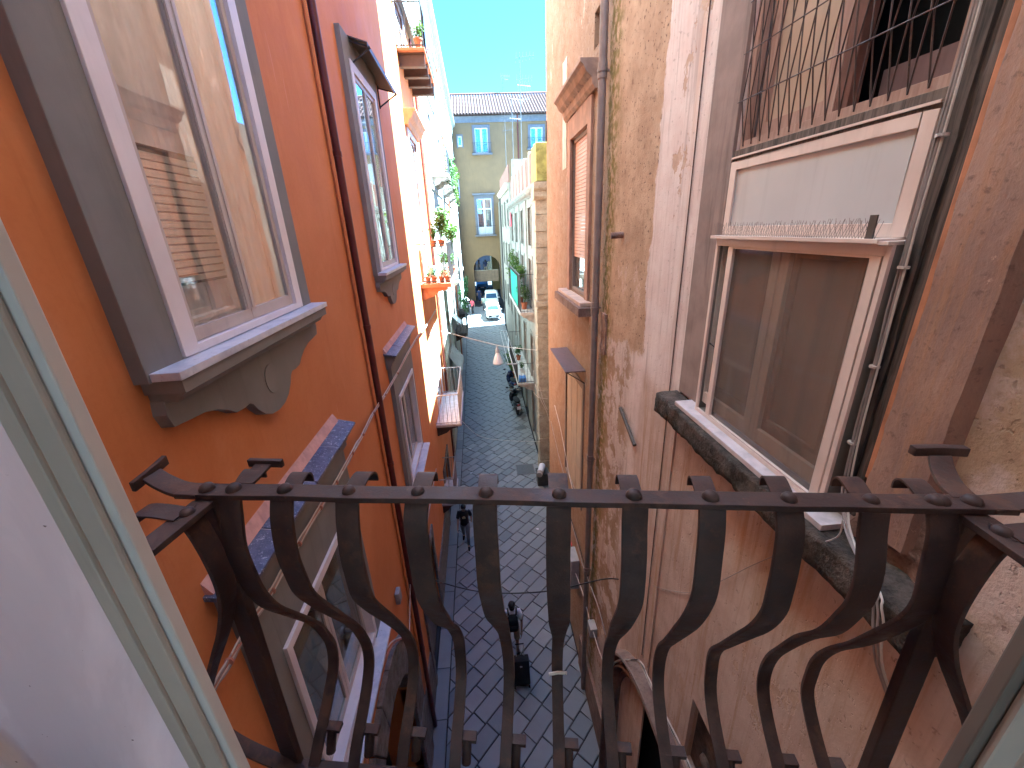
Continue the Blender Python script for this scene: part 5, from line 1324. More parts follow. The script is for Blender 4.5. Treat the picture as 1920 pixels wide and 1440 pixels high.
for i, uc in enumerate((-0.60, -0.497, -0.372, -0.241, -0.116, 0.014, 0.142, 0.269, 0.395, 0.522, 0.625)): picket(uc, i * 3.7)
for s, uc in ((-1, UL), (1, UR)):
    for k, vv in enumerate((0.545, 0.42, 0.30)):
        pts = smooth_path([loc(uc + s * (v - 0.588), vv, z) for v, z in PROF], 4)
        MB().ribbon(pts, V, [SU * (0.041 if i < 22 else max(0.030, 0.041 - 0.002 * (i - 22))) for i in range(len(pts))], 0.008 * SU).build('side_picket', RUST, rail_t, smooth=True, bevel=0.0012)
        if k == 0:
            inst('rivet', rv_, rail_t, loc(uc - 0.004 * s, vv, ZR - 0.009), (0, 0, 0), (1.15,) * 3)
            tg = [loc(uc + s * d, vv - 0.006 + 0.01 * d, z) for d, z in ((0.0, ZR - 0.006), (0.04, ZR + 0.0), (0.075, ZR + 0.0), (0.095, ZR - 0.012), (0.10, ZR - 0.03))]
            MB().ribbon(smooth_path(tg, 3), V, 0.036 * SU, 0.0035 * SU).build('curled_tongue', RUST, rail_t, smooth=True)
    inst('rivet', rv_, rail_t, loc(uc, VR, ZR + 0.0045), (0, 0, 0), (1.25,) * 3); inst('rivet', rv_, rail_t, loc(uc - s * 0.055, VR, ZR + 0.0045), (0, 0, 0), (1.15,) * 3)
# forked T-ends at the two corners
tl = MB(); tl.ribbon(smooth_path([loc(UL - 0.01, VR, ZR), loc(UL - 0.06, VR + 0.006, ZR - 0.002), loc(UL - 0.11, VR + 0.02, ZR + 0.004), loc(UL - 0.145, VR + 0.032, ZR + 0.012)], 4), V, 0.040 * SU, 0.008 * SU)
tl.ribbon([loc(UL - 0.152, VR - 0.004, ZR + 0.008), loc(UL - 0.150, VR + 0.03, ZR + 0.014), loc(UL - 0.152, VR + 0.075, ZR + 0.022)], Vector((0, 0, 1)), 0.020 * SU, 0.010 * SU)
tl.build('forked_end', RUST, rail_t, smooth=True, bevel=0.0015)
tl = MB(); tl.ribbon(smooth_path([loc(UL + 0.06, VR + 0.02, ZR + 0.002), loc(UL + 0.062, VR + 0.05, ZR + 0.006), loc(UL + 0.066, VR + 0.075, ZR + 0.012)], 4), U, 0.036 * SU, 0.006 * SU)
tl.ribbon([loc(UL + 0.030, VR + 0.080, ZR + 0.014), loc(UL + 0.105, VR + 0.078, ZR + 0.014)], Vector((0, 0, 1)), 0.016 * SU, 0.010 * SU); tl.build('forked_end', RUST, rail_t, smooth=True, bevel=0.0015)
tl = MB(); tl.ribbon(smooth_path([loc(UR + 0.0, VR + 0.01, ZR + 0.003), loc(UR + 0.012, VR + 0.05, ZR + 0.003), loc(UR + 0.032, VR + 0.09, ZR + 0.006), loc(UR + 0.052, VR + 0.125, ZR + 0.014)], 4), U, 0.040 * SU, 0.008 * SU)
tl.ribbon([loc(UR + 0.012, VR + 0.137, ZR + 0.020), loc(UR + 0.060, VR + 0.138, ZR + 0.021), loc(UR + 0.105, VR + 0.136, ZR + 0.020)], Vector((0, 0, 1)), 0.018 * SU, 0.016 * SU)
tl.build('forked_end', RUST, rail_t, smooth=True, bevel=0.003)
tl = MB(); tl.ribbon(smooth_path([loc(UR + 0.02, VR, ZR), loc(UR + 0.09, VR + 0.008, ZR + 0.002), loc(UR + 0.16, VR + 0.012, ZR + 0.006)], 4), V, 0.040 * SU, 0.008 * SU); tl.build('forked_end', RUST, rail_t, smooth=True, bevel=0.0015)
tie = MB(); q = loc(0.014, 0.700, -1.068); tie.tube([q - U * 0.028 + V * 0.008, q + V * 0.012 + Vector((0, 0, .004)), q + U * 0.026 + V * 0.008 + Vector((0, 0, 0.010))], 0.005, 6)
tag(tie.build('string_tie', CABLEW, origin=tuple(q), smooth=True), 'scrap of white string tied round a railing bar', 'string')

# balcony slab and the wall we look out of
own = thing('balcony_house', tuple(loc(0, 0.1, -H / SU)), 'house wall and slab that carry the iron balcony', 'house')
OWN = plain('plain_house_wall', (0.50, 0.38, 0.30), 0.85, 0.1, 2, 0.3, dirt=0.3)
def ubox(u0, u1, v0, v1, z0, z1):
    return MB().obox(loc((u0 + u1) / 2, (v0 + v1) / 2, (z0 + z1) / 2), U * SU * (u1 - u0) / 2, V * SU * (v1 - v0) / 2, Vector((0, 0, SU * (z1 - z0) / 2)))
ubox(-0.72, 0.74, 0.17, 0.515, -1.32, -1.20).build('slab', PIPERNO, own)
ubox(-2.2, -0.80, 0.05, 0.16, -9.4, 3.2).build('wall', OWN, own); ubox(0.82, 2.2, 0.05, 0.16, -9.4, 3.2).build('wall', OWN, own)
ubox(-0.80, 0.82, 0.05, 0.16, 1.0, 3.2).build('wall', OWN, own); ubox(-0.80, 0.82, 0.05, 0.16, -9.4, -1.25).build('wall', OWN, own)
rm = MB()
for uv in ((-1.6, -1.2, -1.25, 1.2), (1.2, 1.6, -1.25, 1.2), (-1.2, 1.2, -1.25, -0.7), (-1.2, 1.2, 1.0, 1.2)): rm.quad(loc(uv[0], -3, uv[2]), loc(uv[1], -3, uv[2]), loc(uv[1], -3, uv[3]), loc(uv[0], -3, uv[3]))  # unseen back wall, its opening added to let light onto the door leaves
c8 = [loc(u, v, z) for z in (-1.25, 1.2) for u, v in ((-1.6, -3), (1.6, -3), (1.6, 0.05), (-1.6, 0.05))]
rm.add(c8, [(0, 1, 2, 3), (7, 6, 5, 4), (1, 5, 6, 2), (3, 7, 4, 0)]); rm.build('room', plain('pale_room_wall', (0.62, 0.56, 0.50), 0.9, 0.05, dirt=0), own)
FILTERCLOTH = bpy.data.materials.new('cream_light_filter'); FILTERCLOTH.use_nodes = True
_t = FILTERCLOTH.node_tree; _b = _t.nodes.new('ShaderNodeBsdfTranslucent'); _b.inputs[0].default_value = (0.95, 0.70, 0.45, 1); _t.links.new(_b.outputs[0], _t.nodes['Material Output'].inputs[0])
MB().quad(loc(-1.22, -2.98, -0.72), loc(1.22, -2.98, -0.72), loc(1.22, -2.98, 1.02), loc(-1.22, -2.98, 1.02)).build('room_light_filter', FILTERCLOTH, own)  # unseen sheet added to warm the light coming through the back opening
def streaky():
    g = G('streaked_frosted_glass', 0.32, 0.5)
    n = g.noise(2.6, 6, 0.62, g.map((1.2, 1.2, 0.55), rot=(0, 0.5, 0)), 1.2); f = g.noise(1.0, 5, 0.6, g.map((30, 30, 3))); d = g.noise(60, 2)
    c = g.mix(g.mr(n, 0.32, 0.68), (0.74, 0.72, 0.71), (0.95, 0.93, 0.91)); c = g.mix(g.math('MULTIPLY', g.mr(f, 0.5, 0.8), 0.35), c, (0.68, 0.67, 0.68)); c = g.mix(g.mr(d, 0.74, 0.77), c, (0.2, 0.18, 0.17))
    g.col(c); g.rough(g.mr(n, 0.3, 0.7, 0.22, 0.45)); g.bump(n, 0.1, 0.01)
    tr = g.nt.nodes.new('ShaderNodeBsdfTranslucent'); g.put(tr.inputs[0], c); mx = g.nt.nodes.new('ShaderNodeMixShader'); mx.inputs[0].default_value = 0.9
    g.link(g.p.outputs[0], mx.inputs[1]); g.link(tr.outputs[0], mx.inputs[2]); g.link(mx.outputs[0], g.nt.nodes['Material Output'].inputs[0])
    return g.m
FROST = streaky()
STILE = plain('grimy_cream_stile', (0.62, 0.53, 0.46), 0.5, 0.08, 5, 0.15, dirt=0.3); LIP = plain('off_white_lip', (0.80, 0.75, 0.72), 0.4, 0.05, 5, 0.08, dirt=0.1)
def door_leaf(s, ue, lab):
    t = thing('balcony_door', tuple(loc(ue + 0.2 * s, 0.235, -1.25)), lab, 'door')
    a = lambda p, q: (min(ue + s * p, ue + s * q), max(ue + s * p, ue + s * q))
    def B(p, q, v0, v1, z0, z1): u0, u1 = a(p, q); return ubox(u0, u1, v0, v1, z0, z1)
    B(0.000, 0.0125, 0.2385, 0.250, -1.25, 0.95).build('lip', LIP if s < 0 else TAUPE, t, bevel=0.002)
    B(0.0085, 0.031, 0.232, 0.2380, -1.25, 0.95).build('stile', STILE, t, bevel=0.003)
    B(0.033, 0.049, 0.230, 0.2375, -1.25, 0.95).build('bead', STILE, t, bevel=0.003)
    B(0.049, 0.40, 0.2375, 0.241, -1.15, 0.92).build('pane', FROST, t)
    B(0.400, 0.44, 0.229, 0.248, -1.25, 0.95).build('hinge_stile', STILE, t, bevel=0.003)
    B(0.049, 0.40, 0.229, 0.2372, -1.25, -1.10).build('bottom_rail', STILE, t, bevel=0.003)
    return t
door_leaf(-1, -0.346, 'cream door leaf with streaked frosted glass beside the orange wall')
door_leaf(1, 0.347, 'taupe edged door leaf with frosted glass on the pink plaster side')
# ------------------------------------------------------------------ cables and wires
def cable_thing(name, label, base): return thing(name, base, label, 'cable')
def strand(par, pts, r, mat, name='strand', n=6, jig=0.0, seed=0):
    P = smooth_path(pts, 6)
    if jig:
        P = [p + Vector((0.3 * mnoise.noise(Vector((seed, i * 0.31, 0))), mnoise.noise(Vector((seed, i * 0.27, 4))), mnoise.noise(Vector((seed, i * 0.29, 9))))) * jig for i, p in enumerate(P)]
    return MB().tube(P, r, n).build(name, mat, par, smooth=True)
px_b = [(818, 580), (800, 610), (780, 636), (745, 700), (722, 740), (700, 775), (680, 815), (660, 850), (630, 905), (600, 952), (560, 1020), (510, 1108), (470, 1170), (430, 1240), (390, 1310), (355, 1375)]
path_b = [onx(x, y, -1.80 if not (420 < x < 665 or 735 < x < 790) else -1.755) for x, y in px_b]
cb = cable_thing('cable_bundle', 'bundle of dusty cables clipped along the orange wall under the slate cornices', path_b[8])
for k, m in enumerate((CABLEG, CABLEW, CABLER, CABLEG, CABLEW)):
    o = Vector((0, 0, (k - 2) * 0.014)); strand(cb, [Vector(p) + o for p in path_b], 0.0065, m, jig=0.022, seed=k * 5)
for i in range(2, 15):
    p = Vector(path_b[i]); d = (Vector(path_b[i]) - Vector(path_b[i - 1])).normalized()
    MB().cyl(p - d * 0.006, p + d * 0.006, 0.030, n=8).build('tie', CABLER, cb)
px = [(760, 1195), (740, 1205), (718, 1245), (700, 1310), (690, 1400), (685, 1460)]
cc = cable_thing('red_conduit', 'reddish conduits curving over the stone shop arch', onx(*px[2], -1.76)); strand(cc, [onx(x, y, -1.765) for x, y in px], 0.016, CABLER); strand(cc, [onx(x - 7, y, -1.765) for x, y in px], 0.010, CABLEW)
px = [(818, 880), (808, 940), (795, 1010), (775, 1065), (770, 1090), (768, 1180), (766, 1195)]
cc = cable_thing('cable_bundle', 'twisted cable drop past the small low balcony', onx(*px[3], -1.8))
for k, m in enumerate((CABLER, CABLEG, CABLEW)): strand(cc, [Vector(onx(x, y, -1.80)) + Vector((0, 0, k * 0.02)) for x, y in px], 0.010, m, jig=0.05, seed=k * 3)
bx(-1.86, -1.78, 5.55, 5.72, -6.2, -5.95).build('connector_box', GALV, cc, bevel=0.01)
def wire(name, pts, r, mat, label): 
    P = smooth_path(pts, 8); return tag(MB().tube(P, r, 6).build(name, mat, origin=tuple(P[0]), smooth=True), label, 'wire')
# hanging street lamp on its span wire
a0, a1, a2, a3 = onx(826, 621, -1.82), ony(856, 628, 18.9), ony(931, 647, 18.5), (2.42, 17.3, ony(1020, 657, 17.2)[2])
wire('span_wire', [a0, a1, a2, tuple(Vector(a2).lerp(Vector(a3), 0.5) + Vector((0, 0, -0.03))), a3], 0.014, CABLEW, 'pale span wire carrying the white street lamp')
lp = Vector(ony(932, 648, 18.5)); lb = Vector(ony(934, 681, 18.5)); hh = (lp.z - lb.z)
lamp = thing('street_lamp', tuple(lb), 'white bell-shaped street lamp hanging over the street', 'street lamp')
LAMPG = plain('milky_ribbed_glass', (0.70, 0.66, 0.68), 0.35, 0.05, 8, 0.2, 90, dirt=0.1)
MB().lathe([(0.235, lb.z), (0.225, lb.z + hh * .10), (0.205, lb.z + hh * .22), (0.165, lb.z + hh * .36), (0.115, lb.z + hh * .48), (0.085, lb.z + hh * .56), (0.080, lb.z + hh * .62)], (lb.x, lb.y, 0), 24).build('shade', LAMPG, lamp, smooth=True)
MB().lathe([(0.10, lb.z + hh * .62), (0.105, lb.z + hh * .70), (0.085, lb.z + hh * .82), (0.04, lb.z + hh * .88), (0.02, lb.z + hh * 1.0)], (lb.x, lb.y, 0), 16).build('cap', GALV, lamp, smooth=True)
MB().lathe([(0.242, lb.z - 0.012), (0.246, lb.z + 0.012), (0.238, lb.z + 0.02)], (lb.x, lb.y, 0), 24).build('rim', GALV, lamp, smooth=True)
MB().tube([(lb.x, lb.y, lp.z - 0.02), tuple(lp)], 0.012, 6).build('hook', GALV, lamp)
wire('street_wire', [(-0.96, 13.3, -6.35), tuple(ony(900, 818, 14.5)), tuple(ony(950, 826, 15.8)), (2.44, 17.0, ony(1010, 828, 17.0)[2])], 0.010, CABLEW, 'thin pale wire sagging from the marble balcony to the stone pier')
w0, w1 = onx(772, 1075, -1.83), onx(1160, 1086, 2.06)
wire('street_wire', [w0, tuple(Vector(w0).lerp(Vector(w1), .35) + Vector((0, 0, -.42))), tuple(Vector(w0).lerp(Vector(w1), .68) + Vector((0, 0, -.36))), tuple(Vector(w0).lerp(Vector(w1), .93) + Vector((0, 0, -0.02))), w1], 0.011, CABLEK, 'black cable slung across the street below the railing')
wire('wall_cable', [onx(x, y, 2.085) for x, y in ((1224, 1098), (1255, 1107), (1300, 1110), (1350, 1090), (1410, 1060), (1470, 1035), (1520, 1015))], 0.004, CABLEG, 'thin cable sagging across the pink wall below the ledge')
yv = 4.11
wire('wall_cable', [(2.075, yv, 12), (2.075, yv, 6), (2.075, yv, 0), (2.075, yv + 0.004, -3), (2.075, yv, -6.1)], 0.006, plain('brown_cable', (0.10, 0.055, 0.045), 0.6, 0.1, dirt=0), 'thin brown cable running straight down the pink plaster pier')
cr = cable_thing('cable_bundle', 'yellowish cables tied down the weathered boards and over the stone ledge', (2.0, 1.82, -1.6))
for k, m in enumerate((CABLEW, CABLEG, CABLEG)):
    pts = [(2.045 - 0.01 * k, 1.845 + 0.014 * k, 3.2), (2.035, 1.850 + 0.016 * k, 1.2), (2.025, 1.835 + 0.016 * k, 0.2), (2.03, 1.83 + 0.012 * k, -0.6), (2.025, 1.80 + 0.02 * k, -1.3), (2.0, 1.72 + 0.02 * k, -1.60), (1.93, 1.55 + 0.018 * k, -1.70), (1.84, 1.33 + 0.02 * k, -1.722), (1.82, 1.27 + 0.025 * k, -1.80), (1.86, 1.22 + 0.02 * k, -2.1), (2.06, 1.20 + 0.02 * k, -2.5)]
    strand(cr, pts, 0.0058, m, jig=0.012, seed=k * 7)
for z in (0.9, 0.3, -0.25, -0.75, -1.2): MB().cyl((2.03, 1.845, z - 0.006), (2.03, 1.845, z + 0.006), 0.024, n=8).build('tie', CABLEW, cr)
wire('wall_cable', [onx(x, y, 1.87) for x, y in ((1496, 1030), (1520, 1022), (1560, 1012), (1575, 1000), (1580, 975))], 0.004, CABLEW, 'loose white cable end hanging round the marble sill')
cq = cable_thing('cable_bundle', 'silvery cable bundle looped over the portal arch', onx(1195, 1240, 1.95))
for k in range(5): strand(cq, [Vector(onx(x, y, 1.93)) + Vector((0, 0.012 * k, -0.016 * k)) for x, y in ((1140, 1300), (1148, 1252), (1160, 1240), (1193, 1238), (1205, 1246), (1222, 1285), (1245, 1335), (1275, 1395), (1300, 1450))], 0.009, (CABLEW, CABLEG, CABLEK)[k % 3], jig=0.03, seed=k * 4)
cq = cable_thing('cable_bundle', 'tangled cables running down past the meter box', onx(1075, 1000, 1.99))
for k, (m, px) in enumerate(((CABLEW, ((1068, 985), (1072, 1050), (1092, 1110), (1102, 1150), (1112, 1185), (1130, 1240))), (CABLEG, ((1066, 960), (1080, 1010), (1093, 1060), (1108, 1100), (1125, 1150), (1135, 1190))), (CABLEK, ((1064, 950), (1085, 1020), (1105, 1090), (1118, 1130))), (CABLEW, ((1040, 760), (1050, 800), (1060, 850), (1070, 905), (1083, 950))), (CABLEG, ((1033, 790), (1044, 840), (1060, 900), (1072, 940))))):
    strand(cq, [onx(x, y, 2.0) for x, y in px], 0.011, m, jig=0.04, seed=k * 6)
cq = cable_thing('cable_bundle', 'knot of pale cables on the rough stone pier', (2.4, 17.2, -8))
for k, px in enumerate((((1003, 720), (1008, 735), (1015, 752), (1024, 770), (1030, 790)), ((1000, 735), (1010, 745), (1027, 748)), ((1012, 725), (1018, 750), (1026, 768)))): strand(cq, [ony(x, y, 16.98) for x, y in px], 0.014, CABLEW)
cq = cable_thing('clothes_line', 'set of pale drying lines stretched along the low balcony', (1.72, 20.3, -6.6))
for k in range(3): strand(cq, [(1.72 - 0.22 * k, 20.25, -6.62), (1.72 - 0.22 * k, 24, -6.66), (1.72 - 0.22 * k, 27.6, -6.6)], 0.012, CABLEW)
MB().box(1.2, 1.75, 20.22, 20.27, -6.66, -6.60).build('bracket', GALV, cq); MB().box(1.2, 1.75, 27.58, 27.63, -6.66, -6.60).build('bracket', GALV, cq)

# ------------------------------------------------------------------ plants
PG = 'pots on the plant balcony'
zf = -1.56
BUCKET = plain('pale_blue_plastic', (0.30, 0.52, 0.60), 0.4, 0.05, dirt=0.1)
for k, (x, lab, lf) in enumerate(((-1.62, 'terracotta pot at the wall end of the plant balcony', LEAFG), (-1.42, 'dark red pot under the pale blue watering can', LEAFG), (-1.18, 'terracotta pot with a thin stem between two full pots', LEAFG), (-0.99, 'terracotta pot with a dry tan plant at the balcony corner', None))):
    potted((x, 13.80, zf), 0.095, 0.22, TERRA, lf or plain('dry_tan_leaf', (0.42, 0.24, 0.12), 0.8, 0.1, dirt=0), lab, 0.3, PG, 40 + k, 60, (0.10, 0.10, 0.12), 'bush', 0.02, 0.035)
wc = thing('watering_can', (-1.45, 13.98, zf + 0.24), 'pale blue watering can on the plant balcony', 'watering can')
MB().lathe([(0.11, zf + .24), (0.105, zf + .50), (0.07, zf + .52)], (-1.45, 13.98, 0), 14).build('body', BUCKET, wc, smooth=True)
MB().tube([(-1.36, 13.98, zf + .28), (-1.22, 13.98, zf + .40), (-1.16, 13.98, zf + .52)], 0.022, 8).build('spout', BUCKET, wc, smooth=True); MB().tube([(-1.55, 13.98, zf + .46), (-1.62, 13.98, zf + .40), (-1.56, 13.98, zf + .28)], 0.012, 6).build('handle', BUCKET, wc, smooth=True)
shelf = thing('plant_stand', (-1.3, 14.3, zf), 'tall iron plant stand on the plant balcony', 'stand')
for x, y in ((-1.45, 14.2), (-1.1, 14.2), (-1.45, 14.7), (-1.1, 14.7)): MB().cyl((x, y, zf), (x, y, zf + 1.1), 0.012, n=6).build('leg', IRON, shelf)
bx(-1.47, -1.08, 14.18, 14.72, zf + 1.1, zf + 1.12).build('top', IRON, shelf)
potted((-1.38, 14.35, zf + 1.12), 0.10, 0.18, TERRA, LEAFG, 'spiky green plant in a terracotta pot on the iron stand', 0.5, None, 50, 26, kind='spike')
potted((-1.12, 14.45, zf + 1.12), 0.12, 0.2, TERRA, LEAFY, 'bright yellow-green bush on the iron stand', 0.3, None, 51, 420, (0.34, 0.34, 0.42), 'bush', 0.25, 0.085)
potted((-0.99, 16.4, zf), 0.15, 0.3, TERRA, LEAFY, 'bright yellow-green bush leaning out over the plant balcony rail', 0.3, None, 52, 420, (0.30, 0.5, 0.36), 'bush', 0.95, 0.09)
potted((-1.15, 15.2, zf), 0.14, 0.28, TERRA, LEAFG, 'leafy shrub behind the railing of the plant balcony', 0.3, None, 53, 300, (0.35, 0.5, 0.3), 'bush', 0.25, 0.07)
potted((-1.25, 14.62, 4.98), 0.12, 0.24, TERRA, LEAFY, 'red-brown pot with a yellow-green plant on the high balcony', 0.3, None, 54, 160, (0.22, 0.22, 0.2), 'bush', 0.08, 0.05)
potted((-1.15, 15.2, 4.98), 0.12, 0.22, TERRA, LEAFG, 'small bush behind the blue-grey screen of the high balcony', 0.3, None, 55, 200, (0.2, 0.3, 0.25), 'bush', 0.1, 0.05)
def trailing(c, r, n, leaf, lab, seed, ls=0.09):
    t = thing('hanging_plant', c, lab, 'plant'); rs = random.Random(seed); f = MB()
    for k in range(9): leaves(f, (c[0] + rs.uniform(-.6, .6) * r[0], c[1] + rs.uniform(-.8, .8) * r[1], c[2] + rs.uniform(-.9, .8) * r[2]), [q * 0.5 for q in r], n // 9, ls, rs, 0.7)
    f.build('foliage', leaf, t); MB().tube([(c[0] - 0.2, c[1], c[2] + r[2]), (c[0], c[1], c[2]), (c[0], c[1] + .1, c[2] - r[2])], 0.012, 5).build('stem', LEAFD, t); return t
trailing((-1.02, 24.2, 3.0), (0.22, 0.7, 0.9), 380, LEAFG, 'greenery trailing from the narrow high balcony', 60)
trailing((-1.05, 29.2, 2.9), (0.25, 1.3, 1.3), 650, LEAFY, 'thick yellow-green creeper covering a high balcony', 61, 0.11)
trailing((-1.1, 29.0, -4.6), (0.30, 1.2, 0.9), 420, LEAFD, 'dark bush on the old stone balcony', 62, 0.1)
trailing((-1.1, 35.0, -4.5), (0.3, 1.2, 0.9), 420, LEAFD, 'dark bush with mauve flowers further up the pale house', 63, 0.1)
for k, (y, lf, lab, r, n) in enumerate(((20.6, LEAFG, 'grassy bush at the near end of the green screened balcony', (0.30, 0.5, 0.45), 320), (22.4, LEAFY, 'pale flowering bush on the green screened balcony', (0.36, 0.9, 0.5), 420), (25.2, LEAFY, 'tall yellow-green bush at the far end of the green screened balcony', (0.4, 1.1, 0.8), 620))):
    potted((2.25, y, -3.85), 0.16, 0.34, TERRA, lf, lab, 0.3, None, 70 + k, n, r, 'bush', 0.85 if k else 0.2, 0.09)
potted((2.15, 22.0, -7.75), 0.13, 0.26, plain('white_pot', (0.66, 0.66, 0.66), 0.5, 0.05, dirt=0.1), LEAFG, 'small plant in a white pot on the low balcony', 0.3, None, 75, 120, (0.2, 0.2, 0.2), 'bush', 0.05, 0.06)
potted((2.2, 24.4, -7.75), 0.15, 0.3, TERRA, LEAFD, 'dark potted shrub on the low balcony', 0.3, None, 76, 260, (0.3, 0.4, 0.35), 'bush', 0.1, 0.07)
pb = potted((2.1, 29.5, gz(29.5)), 0.28, 0.5, TERRA, LEAFD, 'large spiky palm beside the low white house', 2.2, None, 77, 60, kind='spike')
potted((2.05, 28.4, gz(28.4)), 0.28, 0.5, TERRA, LEAFY, 'tall bright bush beside the spiky palm', 0.3, None, 78, 500, (0.4, 0.7, 1.1), 'bush', 0.5, 0.11)
bc = MB(); bc.rbox(1.85, 2.2, 20.35, 20.8, -7.74, -7.5, 0.06, 0.04, 6); tag(bc.build('blue_bundle', plain('blue_cloth', (0.10, 0.20, 0.45), 0.9, 0.1, dirt=0.1), origin=(2, 20.5, -7.74), smooth='all'), 'crumpled blue cloth on the low balcony floor', 'cloth')

# ------------------------------------------------------------------ people
SKIN1 = plain('tan_skin', (0.36, 0.21, 0.145), 0.55, 0.05, dirt=0, bump=0.05); SKIN2 = plain('brown_skin', (0.20, 0.115, 0.08), 0.55, 0.05, dirt=0, bump=0.05)
HAIR = plain('black_hair', (0.012, 0.010, 0.010), 0.6, 0.2, 30, 0.4, dirt=0)
KBLACK = plain('black_fabric', (0.014, 0.014, 0.016), 0.9, 0.1, dirt=0); KWHITE = plain('white_fabric', (0.66, 0.66, 0.72), 0.9, 0.04, dirt=0); KGREY = plain('grey_denim', (0.13, 0.135, 0.15), 0.9, 0.1, dirt=0.1); KKHAKI = plain('khaki_cotton', (0.30, 0.25, 0.19), 0.9, 0.08, dirt=0.05)
def skin_body(name, mat, par, V_, E_, R_):
    me = bpy.data.meshes.new(name); me.from_pydata([Vector(v) for v in V_], E_, [])
    o = bpy.data.objects.new(name, me); COL.objects.link(o); o.parent = par
    BASE[o.name] = BASE[par.name]
    sk = o.modifiers.new('Skin', 'SKIN'); sk.use_smooth_shade = True
    for i, r in enumerate(R_): me.skin_vertices[0].data[i].radius = (r, r)
    me.skin_vertices[0].data[0].use_root = True
    o.modifiers.new('Subsurf', 'SUBSURF').levels = 1; o.modifiers['Subsurf'].render_levels = 1
    me.materials.append(mat); return o
def person(base, rotz, label, skin, top, bottom, shoes, step=0.28, armL=None, armR=None, h=1.74, hair=True, long_leg=True, fine=True, group=None, print_=None):
    t = thing('person', base, label, 'person', group, rotz); s = h / 1.74; b = BASE[t.name]
    # local frame: x right, y forward, z up, origin between the feet
    J = dict(pel=(0, 0, .95), sp=(0, 0.0, 1.13), ch=(0, 0.01, 1.32), nb=(0, 0.0, 1.455), nk=(0, 0.015, 1.53), hd=(0, 0.03, 1.62), tp=(0, 0.02, 1.705), ns=(0, 0.125, 1.605))
    for k, sd in (('L', -1), ('R', 1)):
        f = step * (1 if k == 'L' else -1)
        J['hip' + k] = (sd * .095, 0, .90); J['kn' + k] = (sd * .10, f * .55 + 0.04, .50); J['an' + k] = (sd * .10, f, .09 + (0.05 if f < 0 else 0)); J['to' + k] = (sd * .115, f + .17, .04)
        J['sh' + k] = (sd * .185, 0.0, 1.425)
        arm = armL if k == 'L' else armR
        e, w = arm if arm else ((sd * .245, -f * .30 - .03, 1.15), (sd * .255, -f * .75 + .06, .92))
        J['el' + k] = e; J['wr' + k] = w
        d = (Vector(w) - Vector(e)).normalized(); J['pa' + k] = tuple(Vector(w) + d * 0.075)
        q = d.cross(Vector((sd, 0, 0.01))).normalized()
        for i, (off, ln) in enumerate(((-.030, .075), (-.010, .09), (.010, .085), (.030, .065))):
            p0 = Vector(J['pa' + k]) + q * off + d * .012; p1 = p0 + d * ln * .55 + Vector((-sd * .006, 0, 0)); p2 = p1 + d * ln * .4 + Vector((-sd * .02, 0, 0))
            J['f%s%d0' % (k, i)] = tuple(p0); J['f%s%d1' % (k, i)] = tuple(p1); J['f%s%d2' % (k, i)] = tuple(p2)
        p0 = Vector(w) + d * .03 + q * .035; J['t%s0' % k] = tuple(p0); J['t%s1' % k] = tuple(p0 + q * .02 + d * .045)
    rad = dict(pel=.13, sp=.118, ch=.135, nb=.075, nk=.052, hd=.092, tp=.070, ns=.014)
    for k in 'LR': rad.update({'hip' + k: .085, 'kn' + k: .055, 'an' + k: .04, 'to' + k: .035, 'sh' + k: .058, 'el' + k: .042, 'wr' + k: .029, 'pa' + k: .036, 't%s0' % k: .014, 't%s1' % k: .010})
    E = [('pel', 'sp'), ('sp', 'ch'), ('ch', 'nb'), ('nb', 'nk'), ('nk', 'hd'), ('hd', 'tp'), ('hd', 'ns')]
    for k in 'LR': E += [('pel', 'hip' + k), ('hip' + k, 'kn' + k), ('kn' + k, 'an' + k), ('an' + k, 'to' + k), ('ch', 'sh' + k), ('sh' + k, 'el' + k), ('el' + k, 'wr' + k), ('wr' + k, 'pa' + k)]
    if fine:
        for k in 'LR':
            E.append(('wr' + k, 't%s0' % k)); E.append(('t%s0' % k, 't%s1' % k))
            for i in range(4):
                E += [('pa' + k, 'f%s%d0' % (k, i)), ('f%s%d0' % (k, i), 'f%s%d1' % (k, i)), ('f%s%d1' % (k, i), 'f%s%d2' % (k, i))]
                for j in range(3): rad['f%s%d%d' % (k, i, j)] = .009
    names = ['pel'] + [n_ for n_ in J if n_ != 'pel' and any(n_ in e for e in E)]
    skin_body('body', skin, t, [Vector(J[n_]) * s for n_ in names], [(names.index(a), names.index(c)) for a, c in E], [rad[n_] * s for n_ in names])
    def W(p): return b + Vector(p) * s
    def tubeW(pts, rs, n=12): 
        m = MB(); m.tube([W(p) for p in pts], [r * s for r in rs], n); return m
    def ringW(c, rx, ry, n=16): c = W(c); return [c + Vector((rx * s * math.cos(2 * math.pi * i / n), ry * s * math.sin(2 * math.pi * i / n), 0)) for i in range(n)]
    def mid(a, c, f): return tuple(Vector(J[a]).lerp(Vector(J[c]), f))
    sh = MB(); sh.loft([ringW((0, 0, .88), .165, .125), ringW((0, 0, 1.0), .165, .13), ringW((0, 0, 1.15), .155, .125), ringW((0, .01, 1.30), .185, .14), ringW((0, .005, 1.40), .20, .125), ringW((0, 0, 1.455), .15, .095), ringW((0, 0.005, 1.49), .075, .07)])
    for k in 'LR': sh.tube([W(mid('ch', 'sh' + k, .55)), W(J['sh' + k]), W(mid('sh' + k, 'el' + k, .45)), W(mid('sh' + k, 'el' + k, .82))], [.07 * s, .078 * s, .072 * s, .068 * s], 12)
    sh = sh.build('shirt', top, t, smooth='all')
